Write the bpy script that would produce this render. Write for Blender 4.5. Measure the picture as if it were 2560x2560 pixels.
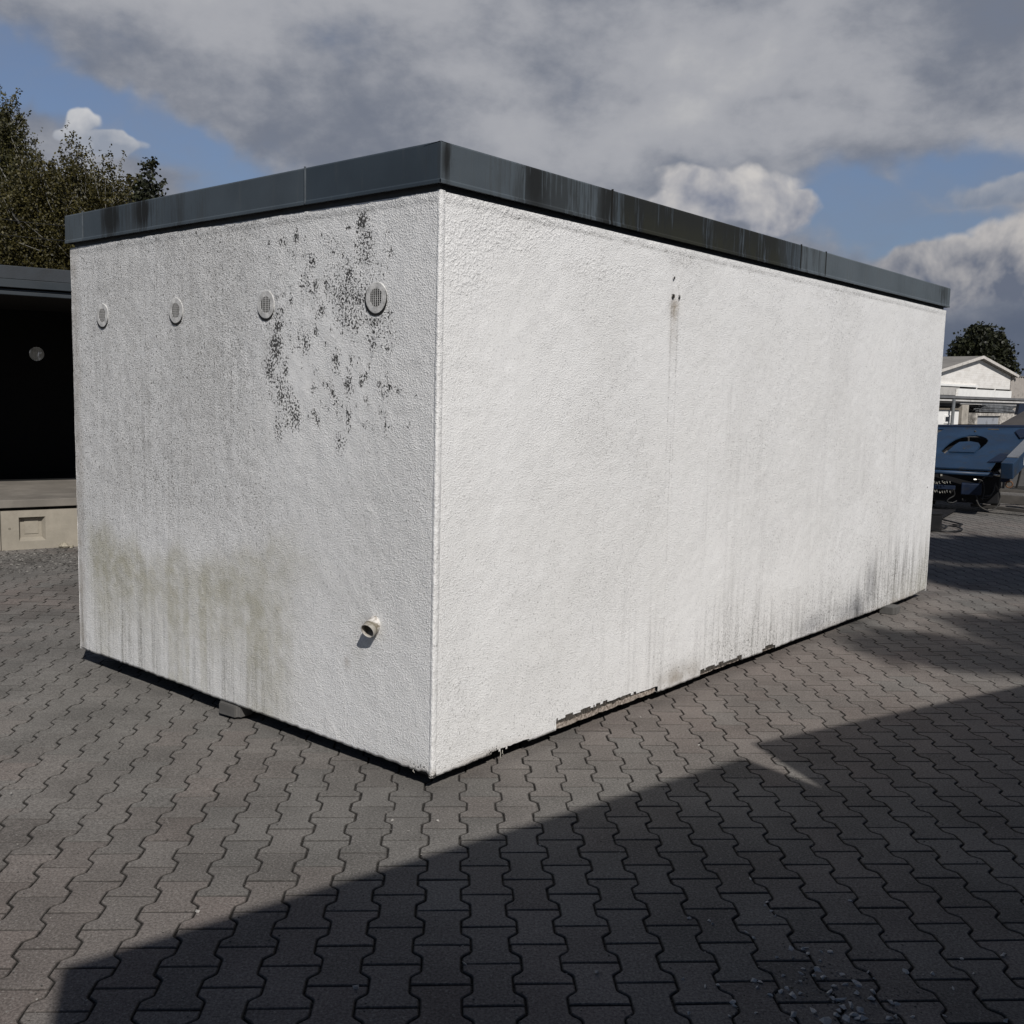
import bpy, bmesh, math, random
import numpy as np
from math import sin, cos, tan, radians, pi, atan2, sqrt
from mathutils import Vector, Matrix
from mathutils.geometry import tessellate_polygon

for o in list(bpy.data.objects): bpy.data.objects.remove(o)
SC = bpy.context.scene
COL = SC.collection
random.seed(7)
RNG = np.random.default_rng(7)

# ------------------------------------------------------------------ camera
CAM_H = 1.5955
PITCH, ROLL = 0.11503, 0.02384
FPX = 2541.5
_F = Vector((0, cos(PITCH), -sin(PITCH)))
_U0 = Vector((0, sin(PITCH), cos(PITCH)))
_R = Vector((cos(ROLL), 0, 0)) + _U0 * sin(ROLL)
_U = Vector((-sin(ROLL), 0, 0)) + _U0 * cos(ROLL)
cam_data = bpy.data.cameras.new("camera")
cam = bpy.data.objects.new("camera", cam_data)
COL.objects.link(cam)
cam_data.sensor_width = 36.0
cam_data.lens = 36.0 * FPX / 2560
cam_data.clip_start = 0.05
cam_data.clip_end = 2000
m = Matrix.Identity(4)
for i in range(3):
    m[i][0] = _R[i]; m[i][1] = _U[i]; m[i][2] = -_F[i]
m[2][3] = CAM_H
cam.matrix_world = m
SC.camera = cam
SC.render.resolution_x = 1024
SC.render.resolution_y = 1024

# ------------------------------------------------------------------ light
SUN_EL, SUN_AZ = radians(41.5), radians(162.0)          # azimuth clockwise from +Y
SUN = Vector((sin(SUN_AZ) * cos(SUN_EL), cos(SUN_AZ) * cos(SUN_EL), sin(SUN_EL)))
sun_d = bpy.data.lights.new("sun", 'SUN')
sun_d.energy = 3.55
sun_d.angle = radians(0.5)
sun_d.color = (1.0, 0.965, 0.925)
sun_o = bpy.data.objects.new("sun", sun_d)
COL.objects.link(sun_o)
sun_o.rotation_euler = SUN.to_track_quat('Z', 'Y').to_euler()
sun_o.location = SUN * 60
SC.view_settings.view_transform = 'Standard'
SC.view_settings.look = 'None'
SC.view_settings.exposure = 0.05
SC.view_settings.gamma = 1.0
SC.view_settings.use_curve_mapping = False


# ------------------------------------------------------------------ node helpers
class NT:
    def __init__(self, tree):
        self.t = tree; self.n = tree.nodes; self.l = tree.links

    def new(self, typ, **kw):
        nd = self.n.new(typ)
        for k, v in kw.items():
            setattr(nd, k, v)
        return nd

    def put(self, sock, v):
        if isinstance(v, bpy.types.NodeSocket):
            self.l.new(v, sock)
        elif v is not None:
            if isinstance(v, (tuple, list)) and len(v) == 3 and sock.type == 'RGBA':
                v = (*v, 1)
            sock.default_value = v

    def m(self, op, a, b=None, c=None, clamp=False):
        nd = self.new('ShaderNodeMath', operation=op, use_clamp=clamp)
        self.put(nd.inputs[0], a)
        if b is not None: self.put(nd.inputs[1], b)
        if c is not None: self.put(nd.inputs[2], c)
        return nd.outputs[0]

    def add(self, a, b): return self.m('ADD', a, b)
    def sub(self, a, b): return self.m('SUBTRACT', a, b)
    def mul(self, a, b): return self.m('MULTIPLY', a, b)

    def ss(self, x, lo, hi, a=0.0, b=1.0):
        nd = self.new('ShaderNodeMapRange', interpolation_type='SMOOTHSTEP')
        self.put(nd.inputs[0], x); self.put(nd.inputs[1], lo); self.put(nd.inputs[2], hi)
        self.put(nd.inputs[3], a); self.put(nd.inputs[4], b)
        return nd.outputs[0]

    def mix(self, f, a, b, mode='MIX'):
        nd = self.new('ShaderNodeMix', data_type='RGBA', blend_type=mode)
        self.put(nd.inputs[0], f); self.put(nd.inputs[6], a); self.put(nd.inputs[7], b)
        return nd.outputs[2]

    def noise(self, vec, scale, detail=3, rough=.55, dist=0, out=0):
        nd = self.new('ShaderNodeTexNoise')
        if vec is not None: self.put(nd.inputs['Vector'], vec)
        nd.inputs['Scale'].default_value = scale
        nd.inputs['Detail'].default_value = detail
        nd.inputs['Roughness'].default_value = rough
        nd.inputs['Distortion'].default_value = dist
        return nd.outputs[out]

    def voro(self, vec, scale, feature='F1', out=0, rnd=1.0):
        nd = self.new('ShaderNodeTexVoronoi', feature=feature)
        self.put(nd.inputs['Vector'], vec)
        nd.inputs['Scale'].default_value = scale
        nd.inputs['Randomness'].default_value = rnd
        return nd.outputs[out]

    def obj(self):
        return self.new('ShaderNodeTexCoord').outputs['Object']

    def mapv(self, vec, scale=(1, 1, 1), loc=(0, 0, 0)):
        nd = self.new('ShaderNodeMapping')
        self.put(nd.inputs[0], vec)
        nd.inputs['Scale'].default_value = scale
        nd.inputs['Location'].default_value = loc
        return nd.outputs[0]

    def attr(self, name, out='Fac'):
        nd = self.new('ShaderNodeAttribute', attribute_name=name)
        return nd.outputs[out]

    def bump(self, h, strength=.5, dist=.002, normal=None):
        nd = self.new('ShaderNodeBump')
        nd.inputs['Strength'].default_value = strength
        nd.inputs['Distance'].default_value = dist
        self.put(nd.inputs['Height'], h)
        if normal is not None: self.put(nd.inputs['Normal'], normal)
        return nd.outputs[0]


MATS = {}


def material(name, col=(.5, .5, .5), rough=.8, metal=0.0, build=None, spec=.35):
    if name in MATS: return MATS[name]
    mt = bpy.data.materials.new(name)
    mt.use_nodes = True
    b = mt.node_tree.nodes['Principled BSDF']
    b.inputs['Base Color'].default_value = (*col, 1)
    b.inputs['Roughness'].default_value = rough
    b.inputs['Metallic'].default_value = metal
    b.inputs['Specular IOR Level'].default_value = spec
    if build: build(NT(mt.node_tree), b)
    MATS[name] = mt
    return mt


def worn(name, col, var=.35, scale=6, rough=.7, metal=0.0, bump=.3, bdist=.002, bscale=60, dirt=(.05, .045, .04), damt=.4, streak=False, spec=.35):
    """painted / cast surface with uneven tone, dirt and fine relief"""
    def f(t, b):
        v = t.obj()
        n = t.noise(v, scale, 5, .6)
        k = t.ss(n, .3, .75, 1 - var, 1 + var * .35)
        c = t.mix(1.0, col, t.new('ShaderNodeCombineColor').outputs[0], 'MULTIPLY')
        cc = c.node.inputs[7].links[0].from_node
        for i in range(3): t.put(cc.inputs[i], k)
        sv = t.mapv(v, (9, 9, .9)) if streak else v
        d = t.ss(t.noise(sv, scale * 1.3, 6, .65), .52, .72)
        c = t.mix(t.mul(d, damt), c, dirt)
        t.put(b.inputs['Base Color'], c)
        t.put(b.inputs['Roughness'], t.ss(n, .3, .7, rough - .1, min(1, rough + .12)))
        t.put(b.inputs['Normal'], t.bump(t.noise(v, bscale, 5, .6), bump, bdist))
    return material(name, col, rough, metal, f, spec)


# ------------------------------------------------------------------ sky
def build_world():
    w = bpy.data.worlds.new("World")
    SC.world = w
    w.use_nodes = True
    t = NT(w.node_tree)
    bg = w.node_tree.nodes['Background']
    sky = t.new('ShaderNodeTexSky')
    sky.sky_type = 'NISHITA'
    sky.sun_disc = False
    sky.sun_elevation = SUN_EL
    sky.sun_rotation = SUN_AZ
    sky.altitude = 50
    sky.air_density = 1.0
    sky.dust_density = 0.7
    sky.ozone_density = 1.2
    D = t.new('ShaderNodeTexCoord').outputs['Generated']
    sep = t.new('ShaderNodeSeparateXYZ'); t.put(sep.inputs[0], D)
    X, Y, Z = sep.outputs
    A = t.mul(t.m('ARCTAN2', X, Y), 180 / pi)
    E = t.mul(t.m('ARCSINE', Z), 180 / pi)
    # warp of the sky coordinates by turbulence, so that cloud edges billow
    w1 = t.noise(D, 7, 4, .58, out=1)
    s1 = t.new('ShaderNodeSeparateColor'); t.put(s1.inputs[0], w1)
    Aw = t.add(A, t.mul(t.sub(s1.outputs[0], .5), 9))
    Ew = t.add(E, t.mul(t.sub(s1.outputs[1], .5), 5.5))

    def blob(a0, e0, ra, re, soft=.55, A_=Aw, E_=Ew, rot=0):
        dx = t.sub(A_, a0); dy = t.sub(E_, e0)
        if rot:
            c, s = cos(radians(rot)), sin(radians(rot))
            dx, dy = t.add(t.mul(dx, c), t.mul(dy, s)), t.sub(t.mul(dy, c), t.mul(dx, s))
        dx = t.m('DIVIDE', dx, ra); dy = t.m('DIVIDE', dy, re)
        r = t.m('SQRT', t.add(t.mul(dx, dx), t.mul(dy, dy)))
        return t.ss(r, 1 + soft, 1 - soft, 0, 1)

    def union(*ms):
        r = ms[0]
        for k in ms[1:]: r = t.m('MAXIMUM', r, k)
        return r

    # plane projection of the deck
    P = t.mapv(D, (1, 1, 1.6), (.3, .1, .7))
    big = t.noise(P, 3.6, 4, .5, .1)
    mid = t.noise(P, 8.0, 6, .58, .1)
    tone = t.add(t.mul(big, .32), t.add(t.mul(mid, .50), t.mul(t.noise(P, 22, 5, .6, .1), .18)))
    S = 10.0                                              # background strength is 0.1

    def c3(r, g, b, k=1.0): return (r * S * k, g * S * k, b * S * k)

    # thin-cloud tint over the blue
    blue = t.mix(1.0, sky.outputs[0], (.50, .58, .72), 'MULTIPLY')
    blue = t.mix(t.ss(mid, .30, .70, .35, .70), blue, c3(.200, .232, .300))
    blue = t.mix(t.ss(E, 16, 0, 0, .55), blue, c3(.135, .175, .245))
    # gaps in the deck
    gaps = union(blob(-26.8, 15.6, 3.2, 1.5, .7), blob(-22.5, 14.2, 3.0, 1.1, .7, rot=-22), blob(-18.8, 12.2, 3.6, 1.3, .7, rot=-28), blob(-15.5, 10.2, 2.8, 1.6, .8),
                 blob(18.0, 9.9, 4.0, 2.1, .5), blob(24.5, 11.4, 5.0, 1.5, .6), blob(21.5, 8.8, 4.0, 1.4, .6))
    rag = t.mul(t.sub(mid, .5), 1.1)
    deck = t.ss(t.add(t.sub(1.0, gaps), rag), .08, .95)
    light_bits = union(blob(-16, 20.5, 13, 3.0, .9), blob(-27, 22.5, 8, 2.5, .9), blob(9, 13.6, 6, 1.6, .9), blob(13, 17, 7, 1.6, .9))
    dark_bits = union(blob(6, 23.5, 13, 3.2, .8), blob(25, 18.5, 8, 4.5, .8), blob(-6, 14.2, 7, 2.0, .8), blob(1, 18, 9, 1.5, .8))
    tn = t.add(tone, t.sub(t.mul(light_bits, .13), t.mul(dark_bits, .06)))
    dk = t.mix(t.ss(tn, .37, .62), c3(.165, .184, .230), c3(.360, .368, .398))
    dk = t.mix(t.ss(tn, .60, .76), dk, c3(.45, .452, .465))
    # away from the view the deck is heavier
    col = t.mix(deck, blue, dk)
    # cumulus heads, lit from the right-hand side behind the camera
    fine = t.noise(D, 15, 5, .55, .2)
    off = t.new('ShaderNodeVectorMath', operation='ADD'); t.put(off.inputs[0], D); off.inputs[1].default_value = (.010, -.004, .012)
    fine2 = t.noise(off.outputs[0], 15, 4, .55, .2)
    rel = t.mul(t.sub(fine, fine2), 3.2)

    def cumulus(col, ms, e_top, e_bot, hi, lo, amt=1.0):
        mk = union(*ms)
        mk = t.ss(t.add(mk, t.mul(t.sub(fine, .5), 1.3)), .34, .78)
        g = t.add(t.ss(Ew, e_bot, e_top), rel)
        g = t.add(g, t.mul(t.sub(mid, .5), 1.2))
        cc = t.mix(t.m('MINIMUM', t.m('MAXIMUM', g, 0.0), 1.0), lo, hi)
        return t.mix(t.mul(mk, amt), col, cc)

    hi = c3(.56, .54, .525); lo = c3(.21, .23, .29)
    # distant bank behind the hall, slate blue below
    bank = t.ss(t.add(E, t.mul(t.sub(mid, .5), 3)), 6.2, 3.5)
    right = t.ss(A, 14, 20)
    col = t.mix(t.mul(t.mul(bank, right), .85), col, c3(.085, .108, .160))
    col = cumulus(col, [blob(23.5, 6.6, 5.0, 1.9, .4), blob(28, 7.4, 5, 2.0, .4), blob(19.5, 5.6, 3, 1.0, .5)], 9.2, 4.6, c3(.47, .45, .44), c3(.125, .145, .195), .95)
    col = cumulus(col, [blob(11.0, 10.3, 3.6, 1.6, .4), blob(8.0, 9.2, 2.8, 1.2, .4), blob(13.9, 9.4, 2.0, 1.1, .5)], 12.2, 7.4, hi, lo)
    col = cumulus(col, [blob(27, 10.6, 4.0, 1.0, .6)], 12.5, 9.5, c3(.36, .37, .40), c3(.2, .23, .29), .8)
    col = cumulus(col, [blob(-22.6, 12.9, 1.0, .6, .5), blob(-21.5, 12.0, 1.0, .6, .5)], 14.2, 11.2, c3(.56, .56, .57), c3(.27, .30, .36), .95)
    # overhead and behind the camera the unseen sky is darkened to deepen shade
    aA = t.m('ABSOLUTE', A)
    clear = t.m('MAXIMUM', t.ss(t.add(E, t.mul(t.sub(mid, .5), 14)), 27, 44), t.ss(t.add(aA, t.mul(t.sub(mid, .5), 30)), 42, 70))
    cl_b = t.mix(t.ss(mid, .5, .8, 0, .35), t.mix(1.0, sky.outputs[0], (.30, .32, .36), 'MULTIPLY'), c3(.13, .14, .17))
    col = t.mix(clear, col, cl_b)
    t.put(bg.inputs['Color'], col)
    bg.inputs['Strength'].default_value = 0.1


build_world()


# ------------------------------------------------------------------ mesh helpers
def ray(px, py):
    return _F + _R * ((px - 1280) / FPX) - _U * ((py - 1280) / FPX)


def at(px, py, y):
    """point that stands y metres ahead of the camera's place, seen at photo pixel px, py"""
    d = ray(px, py); k = y / d.y
    return Vector((0, 0, CAM_H)) + d * k


class Plane:
    """upright facade plane through p0 along unit direction d (horizontal)"""
    def __init__(self, p0, ang):
        self.p = Vector(p0); self.d = Vector((cos(ang), sin(ang), 0)); self.n = Vector((self.d.y, -self.d.x, 0)); self.ang = ang

    def sz(self, px, py, out=0):
        q = ray(px, py); o = Vector((0, 0, CAM_H))
        t = ((self.p - o).dot(self.n) + out) / q.dot(self.n)
        P = o + q * t
        return (P - self.p).dot(self.d), P.z


class MB:
    def __init__(self): self.v = []; self.f = []

    def quad(self, a, b, c, d):
        i = len(self.v); self.v += [tuple(a), tuple(b), tuple(c), tuple(d)]; self.f.append((i, i + 1, i + 2, i + 3)); return self

    def box(self, x0, x1, y0, y1, z0, z1, M=None, ch=0.0):
        """box; with ch > 0 its edges are chamfered"""
        i = len(self.v)
        if ch <= 0:
            pts = [(x0, y0, z0), (x1, y0, z0), (x1, y1, z0), (x0, y1, z0), (x0, y0, z1), (x1, y0, z1), (x1, y1, z1), (x0, y1, z1)]
            fs = [(0, 3, 2, 1), (4, 5, 6, 7), (0, 1, 5, 4), (1, 2, 6, 5), (2, 3, 7, 6), (3, 0, 4, 7)]
        else:
            bm = bmesh.new(); bmesh.ops.create_cube(bm, size=1)
            for v in bm.verts:
                v.co = Vector(((x0 + x1) / 2 + v.co.x * (x1 - x0), (y0 + y1) / 2 + v.co.y * (y1 - y0), (z0 + z1) / 2 + v.co.z * (z1 - z0)))
            bmesh.ops.bevel(bm, geom=bm.edges[:], offset=ch, segments=2, affect='EDGES', profile=.6)
            bm.verts.ensure_lookup_table()
            pts = [tuple(v.co) for v in bm.verts]; fs = [tuple(v.index for v in f.verts) for f in bm.faces]; bm.free()
        if M is not None: pts = [tuple(M @ Vector(p)) for p in pts]
        self.v += pts; self.f += [tuple(k + i for k in f) for f in fs]
        return self

    def tube(self, path, r, n=10, r2=None, cap=True):
        """round bar along a list of points; radius runs from r to r2"""
        path = [Vector(p) for p in path]; L = len(path); base = len(self.v)
        prev = None
        for k, p in enumerate(path):
            d = (path[min(k + 1, L - 1)] - path[max(k - 1, 0)]).normalized()
            if prev is None:
                a = d.orthogonal().normalized()
            else:
                a = (prev - d * prev.dot(d)).normalized()
            prev = a; b = d.cross(a)
            rr = r if r2 is None else r + (r2 - r) * k / max(1, L - 1)
            for j in range(n):
                q = p + (a * cos(2 * pi * j / n) + b * sin(2 * pi * j / n)) * rr
                self.v.append(tuple(q))
        for k in range(L - 1):
            for j in range(n):
                j2 = (j + 1) % n
                self.f.append((base + k * n + j, base + k * n + j2, base + (k + 1) * n + j2, base + (k + 1) * n + j))
        if cap:
            self.f.append(tuple(base + j for j in reversed(range(n))))
            self.f.append(tuple(base + (L - 1) * n + j for j in range(n)))
        return self

    def prism(self, pts, off, M=None):
        """polygon (3d points) pushed along off"""
        i = len(self.v); n = len(pts); off = Vector(off)
        a = [Vector(p) for p in pts]; b = [p + off for p in a]
        al = a + b
        if M is not None: al = [M @ p for p in al]
        self.v += [tuple(p) for p in al]
        self.f.append(tuple(i + k for k in range(n))); self.f.append(tuple(i + n + k for k in reversed(range(n))))
        for k in range(n):
            k2 = (k + 1) % n
            self.f.append((i + k2, i + k, i + n + k, i + n + k2))
        return self

    def build(self, name, mat, parent=None, smooth=False, attrs=None, label=None):
        me = bpy.data.meshes.new(name)
        me.from_pydata(self.v, [], self.f)
        me.update()
        bm = bmesh.new(); bm.from_mesh(me); bmesh.ops.recalc_face_normals(bm, faces=bm.faces[:]); bm.to_mesh(me); bm.free()
        me.materials.append(mat)
        if smooth: me.polygons.foreach_set('use_smooth', [True] * len(me.polygons))
        o = bpy.data.objects.new(name, me); COL.objects.link(o)
        if parent is not None: o.parent = parent
        if label: o['label'] = label
        return o


def fast_mesh(name, verts, faces, mat, parent=None, attrs=None, smooth=False):
    """verts (n,3) array, faces (m,k) array of equal k"""
    me = bpy.data.meshes.new(name)
    nv, nf, k = len(verts), len(faces), faces.shape[1]
    me.vertices.add(nv); me.vertices.foreach_set('co', np.asarray(verts, np.float32).ravel())
    me.loops.add(nf * k); me.loops.foreach_set('vertex_index', faces.astype(np.int32).ravel())
    me.polygons.add(nf); me.polygons.foreach_set('loop_start', np.arange(0, nf * k, k, dtype=np.int32))
    me.polygons.foreach_set('loop_total', np.full(nf, k, np.int32))
    me.update(calc_edges=True); me.validate()
    for an, arr in (attrs or {}).items():
        at_ = me.attributes.new(an, 'FLOAT', 'POINT'); at_.data.foreach_set('value', np.asarray(arr, np.float32))
    me.polygons.foreach_set('use_smooth', np.full(len(me.polygons), bool(smooth)))
    me.materials.append(mat)
    o = bpy.data.objects.new(name, me); COL.objects.link(o)
    if parent is not None: o.parent = parent
    return o


def tag(o, label=None, cat=None, group=None, kind=None):
    if label: o['label'] = label
    if cat: o['category'] = cat
    if group: o['group'] = group
    if kind: o['kind'] = kind
    return o


def thing(name, label, cat, loc=(0, 0, 0), rz=0, group=None):
    o = bpy.data.objects.new(name, None); COL.objects.link(o)
    o.location = loc; o.rotation_euler = (0, 0, rz); o.empty_display_size = .2
    return tag(o, label, cat, group)


def vnoise(x, y, seed=0):
    xi = np.floor(x).astype(np.int64); yi = np.floor(y).astype(np.int64)
    xf = x - xi; yf = y - yi
    def h(a, b):
        n = (a * 374761393 + b * 668265263 + seed * 974634777) & 0xffffffff
        n = ((n ^ (n >> 13)) * 1274126177) & 0xffffffff
        return ((n ^ (n >> 16)) & 0xffffff) / 0xffffff
    u = xf * xf * (3 - 2 * xf); v = yf * yf * (3 - 2 * yf)
    return (h(xi, yi) * (1 - u) + h(xi + 1, yi) * u) * (1 - v) + (h(xi, yi + 1) * (1 - u) + h(xi + 1, yi + 1) * u) * v


def fbm(x, y, seed=0, oct=4, rough=.5):
    r = 0; a = 1; tot = 0
    for k in range(oct):
        r = r + a * vnoise(x * 2 ** k, y * 2 ** k, seed + k * 17); tot += a; a *= rough
    return r / tot


def sst(x, a, b):
    t = np.clip((x - a) / (b - a), 0, 1); return t * t * (3 - 2 * t)


# ------------------------------------------------------------------ ground
TILE_O = Vector((-0.16122, 2.59396, 0)); TILE_A = 0.05975
TU = np.array([cos(TILE_A), sin(TILE_A)]); TW = np.array([-sin(TILE_A), cos(TILE_A)])


def m_paver(t, b):
    geo = t.new('ShaderNodeNewGeometry').outputs['Position']
    r = t.attr('tone'); h = t.attr('hue')
    n = t.noise(geo, 2.2, 5, .6); n2 = t.noise(geo, .55, 3, .5); g = t.noise(geo, 260, 3, .7)
    base = t.mix(h, (.146, .138, .127), (.160, .137, .123))
    k = t.add(t.mul(r, .21), t.add(t.ss(n, .3, .7, .74, .98), t.ss(n2, .35, .65, -.08, .06)))
    cc = t.new('ShaderNodeCombineColor')
    for i in range(3): t.put(cc.inputs[i], k)
    c = t.mix(1.0, base, cc.outputs[0], 'MULTIPLY')
    g2 = t.noise(geo, 120, 3, .75)
    c = t.mix(t.ss(g2, .34, .66), t.mix(1.0, c, (.70, .70, .70), 'MULTIPLY'), t.mix(1.0, c, (1.42, 1.42, 1.42), 'MULTIPLY'))
    c = t.mix(t.ss(g, .30, .42, .5, 0), c, (.03, .029, .028))           # pores and dark grains
    v = t.voro(geo, 230, 'F1', 1)
    sv = t.new('ShaderNodeSeparateColor'); t.put(sv.inputs[0], v)
    c = t.mix(t.ss(sv.outputs[0], .94, .98, 0, .34), c, (.36, .345, .32))   # pale quartz grains
    pit = t.ss(t.voro(geo, 26, 'F1', 0), .09, .05)
    pn = t.ss(t.noise(geo, 9, 2), .56, .62)
    c = t.mix(t.mul(t.mul(pit, pn), .8), c, (.03, .028, .026))
    e = t.attr('edge')
    c = t.mix(t.mul(t.m('POWER', e, .6), .82), c, (.026, .024, .022))
    t.put(b.inputs['Base Color'], c)
    b.inputs['Roughness'].default_value = .9
    hh = t.add(t.mul(g, .6), t.mul(t.noise(geo, 90, 3, .6), .6))
    t.put(b.inputs['Normal'], t.bump(hh, .55, .0022))


def m_joint(t, b):
    geo = t.new('ShaderNodeNewGeometry').outputs['Position']
    g = t.noise(geo, 190, 4, .7); n = t.noise(geo, 5, 3)
    c = t.mix(t.ss(g, .42, .70), (.014, .013, .012), (.120, .112, .100))
    c = t.mix(t.ss(n, .4, .7, 0, .6), c, (.018, .017, .015))
    t.put(b.inputs['Base Color'], c)
    t.put(b.inputs['Normal'], t.bump(g, .8, .004))
    b.inputs['Roughness'].default_value = .95


M_PAVER = material('concrete paver', (.25, .24, .22), .9, build=m_paver, spec=.2)
M_JOINT = material('joint sand', (.05, .05, .045), .95, build=m_joint, spec=.1)


def dip(x, y):
    """the yard sags a little along the garage's end wall"""
    q = (x + .29942) * -.76045 + (y - 3.93473) * .64939
    return -.030 * sst(q, .2, 2.7) * sst(q, 5.8, 3.6)


def paving():
    # one H-shaped stone outline, interlocking with its neighbours
    px_, py_ = .14, .20
    amp = .0140; gw = .0044; gs = .0020
    vs = np.array([-.1, -.085, -.068, -.063, -.057, -.050, -.043, -.037, -.032, -.015, 0, .015, .032, .037, .043, .050, .057, .063, .068, .085, .1])

    def shape(v):
        a = np.abs(v); return sst(a, .032, .068) * 2 - 1

    def side(off, end):
        dv = 1e-4; sl_ = amp * (shape(vs + dv) - shape(vs - dv)) / (2 * dv)
        ln = np.sqrt(1 + sl_ ** 2)
        x = .07 + amp * shape(vs) - off / ln; y = vs + off * sl_ / ln
        return x, np.clip(y, -.1 + end, .1 - end)
    xr, yv = side(gw / 2, gs); xi_, yi_ = side(gw / 2 + .0040, gs + .0042)
    out = np.concatenate([np.stack([xr, yv], 1), np.stack([-xr, yv], 1)[::-1]])
    n = len(out)
    ins = np.concatenate([np.stack([xi_, yi_], 1), np.stack([-xi_, yi_], 1)[::-1]])
    rings = [(ins, 0.0), (out, -.0034), (out, -.014)]
    cells = []
    for i in range(-70, 105):
        off = .1 if i % 2 else 0.0
        for j in range(-13, 92):
            cx = i * px_; cy = j * py_ + off
            wx = TILE_O.x + cx * TU[0] + (cy - .1) * TW[0]; wy = TILE_O.y + cx * TU[1] + (cy - .1) * TW[1]
            if wy < .5 or wy > 19.5: continue
            if wx < -1.6 - .62 * wy or wx > 1.6 + .62 * wy: continue
            cells.append((wx, wy))
    cells = np.array(cells); N = len(cells)
    z = RNG.normal(0, .0004, N) ; tx = RNG.normal(0, .0040, N); ty = RNG.normal(0, .0025, N); rot = TILE_A + RNG.normal(0, .006, N)
    jx = RNG.normal(0, .0006, (N, 2))
    local = np.concatenate([r for r, _ in rings]); lz = np.concatenate([np.full(n, zz) for _, zz in rings])
    c, s = np.cos(rot)[:, None], np.sin(rot)[:, None]
    lx = local[None, :, 0] * np.ones((N, 1)); ly = local[None, :, 1] * np.ones((N, 1))
    X = cells[:, :1] + jx[:, :1] + lx * c - ly * s
    Y = cells[:, 1:] + jx[:, 1:] + lx * s + ly * c
    Z = z[:, None] + lz[None, :] + lx * tx[:, None] + ly * ty[:, None] + dip(cells[:, :1], cells[:, 1:])
    V = np.stack([X, Y, Z], 2).reshape(-1, 3)
    # faces: top n-gon as quad strips between mirrored points, then two rings
    half = n // 2
    F = []
    for k in range(half - 1):
        F.append((k, k + 1, n - 2 - k, n - 1 - k))
    for r in range(2):
        for k in range(n):
            k2 = (k + 1) % n
            F.append((r * n + k, (r + 1) * n + k, (r + 1) * n + k2, r * n + k2))
    F = np.array(F); m_ = 3 * n
    faces = (F[None] + (np.arange(N) * m_)[:, None, None]).reshape(-1, 4)
    tone = np.repeat(RNG.random(N), m_)
    hue = np.repeat(np.clip(fbm(cells[:, 0] * .8, cells[:, 1] * .8, 5) * 2.0 - .7 + RNG.normal(0, .16, N), 0, 1), m_)
    edge = np.tile(np.concatenate([np.zeros(n), np.full(n, 1.0), np.ones(n)]), N)
    o = fast_mesh('paving', V, faces, M_PAVER, attrs=dict(tone=tone, hue=hue, edge=edge))
    tag(o, kind='structure', label='interlocking H-shaped grey concrete paving of the yard', cat='paving')
    # sand between the stones
    g = np.meshgrid(np.arange(-15, 20.01, .5), np.arange(-2, 21.01, .5))
    xs, ys = g[0], g[1]; ny, nx = xs.shape
    V = np.stack([xs.ravel(), ys.ravel(), -.0075 + dip(xs.ravel(), ys.ravel())], 1)
    idx = np.arange(nx * ny).reshape(ny, nx)
    F = np.stack([idx[:-1, :-1], idx[:-1, 1:], idx[1:, 1:], idx[1:, :-1]], -1).reshape(-1, 4)
    o = fast_mesh('joint_bed', V, F, M_JOINT); tag(o, kind='structure', label='dark sandy joints between the paving stones', cat='paving')
    mb = MB(); mb.quad((-700, -300, -.05), (700, -300, -.05), (700, 900, -.05), (-700, 900, -.05))
    o = mb.build('ground', worn('yard far', (.085, .08, .073), .3, .6, .95, bump=.4, bdist=.01, bscale=20)); tag(o, kind='structure', label='grey paved yard reaching to the horizon', cat='ground')


paving()

# ------------------------------------------------------------------ white plastered garage
BX, BY, BYAW = -0.29942, 3.93473, 0.86401
BW, BL, ZB, ZT = 2.9066, 5.7876, .060, 2.350
garage = thing('prefab_garage', 'large white rough-plastered windowless garage box with grey metal roof edge, filling the middle', 'garage', (BX, BY, 0), BYAW)


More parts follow.
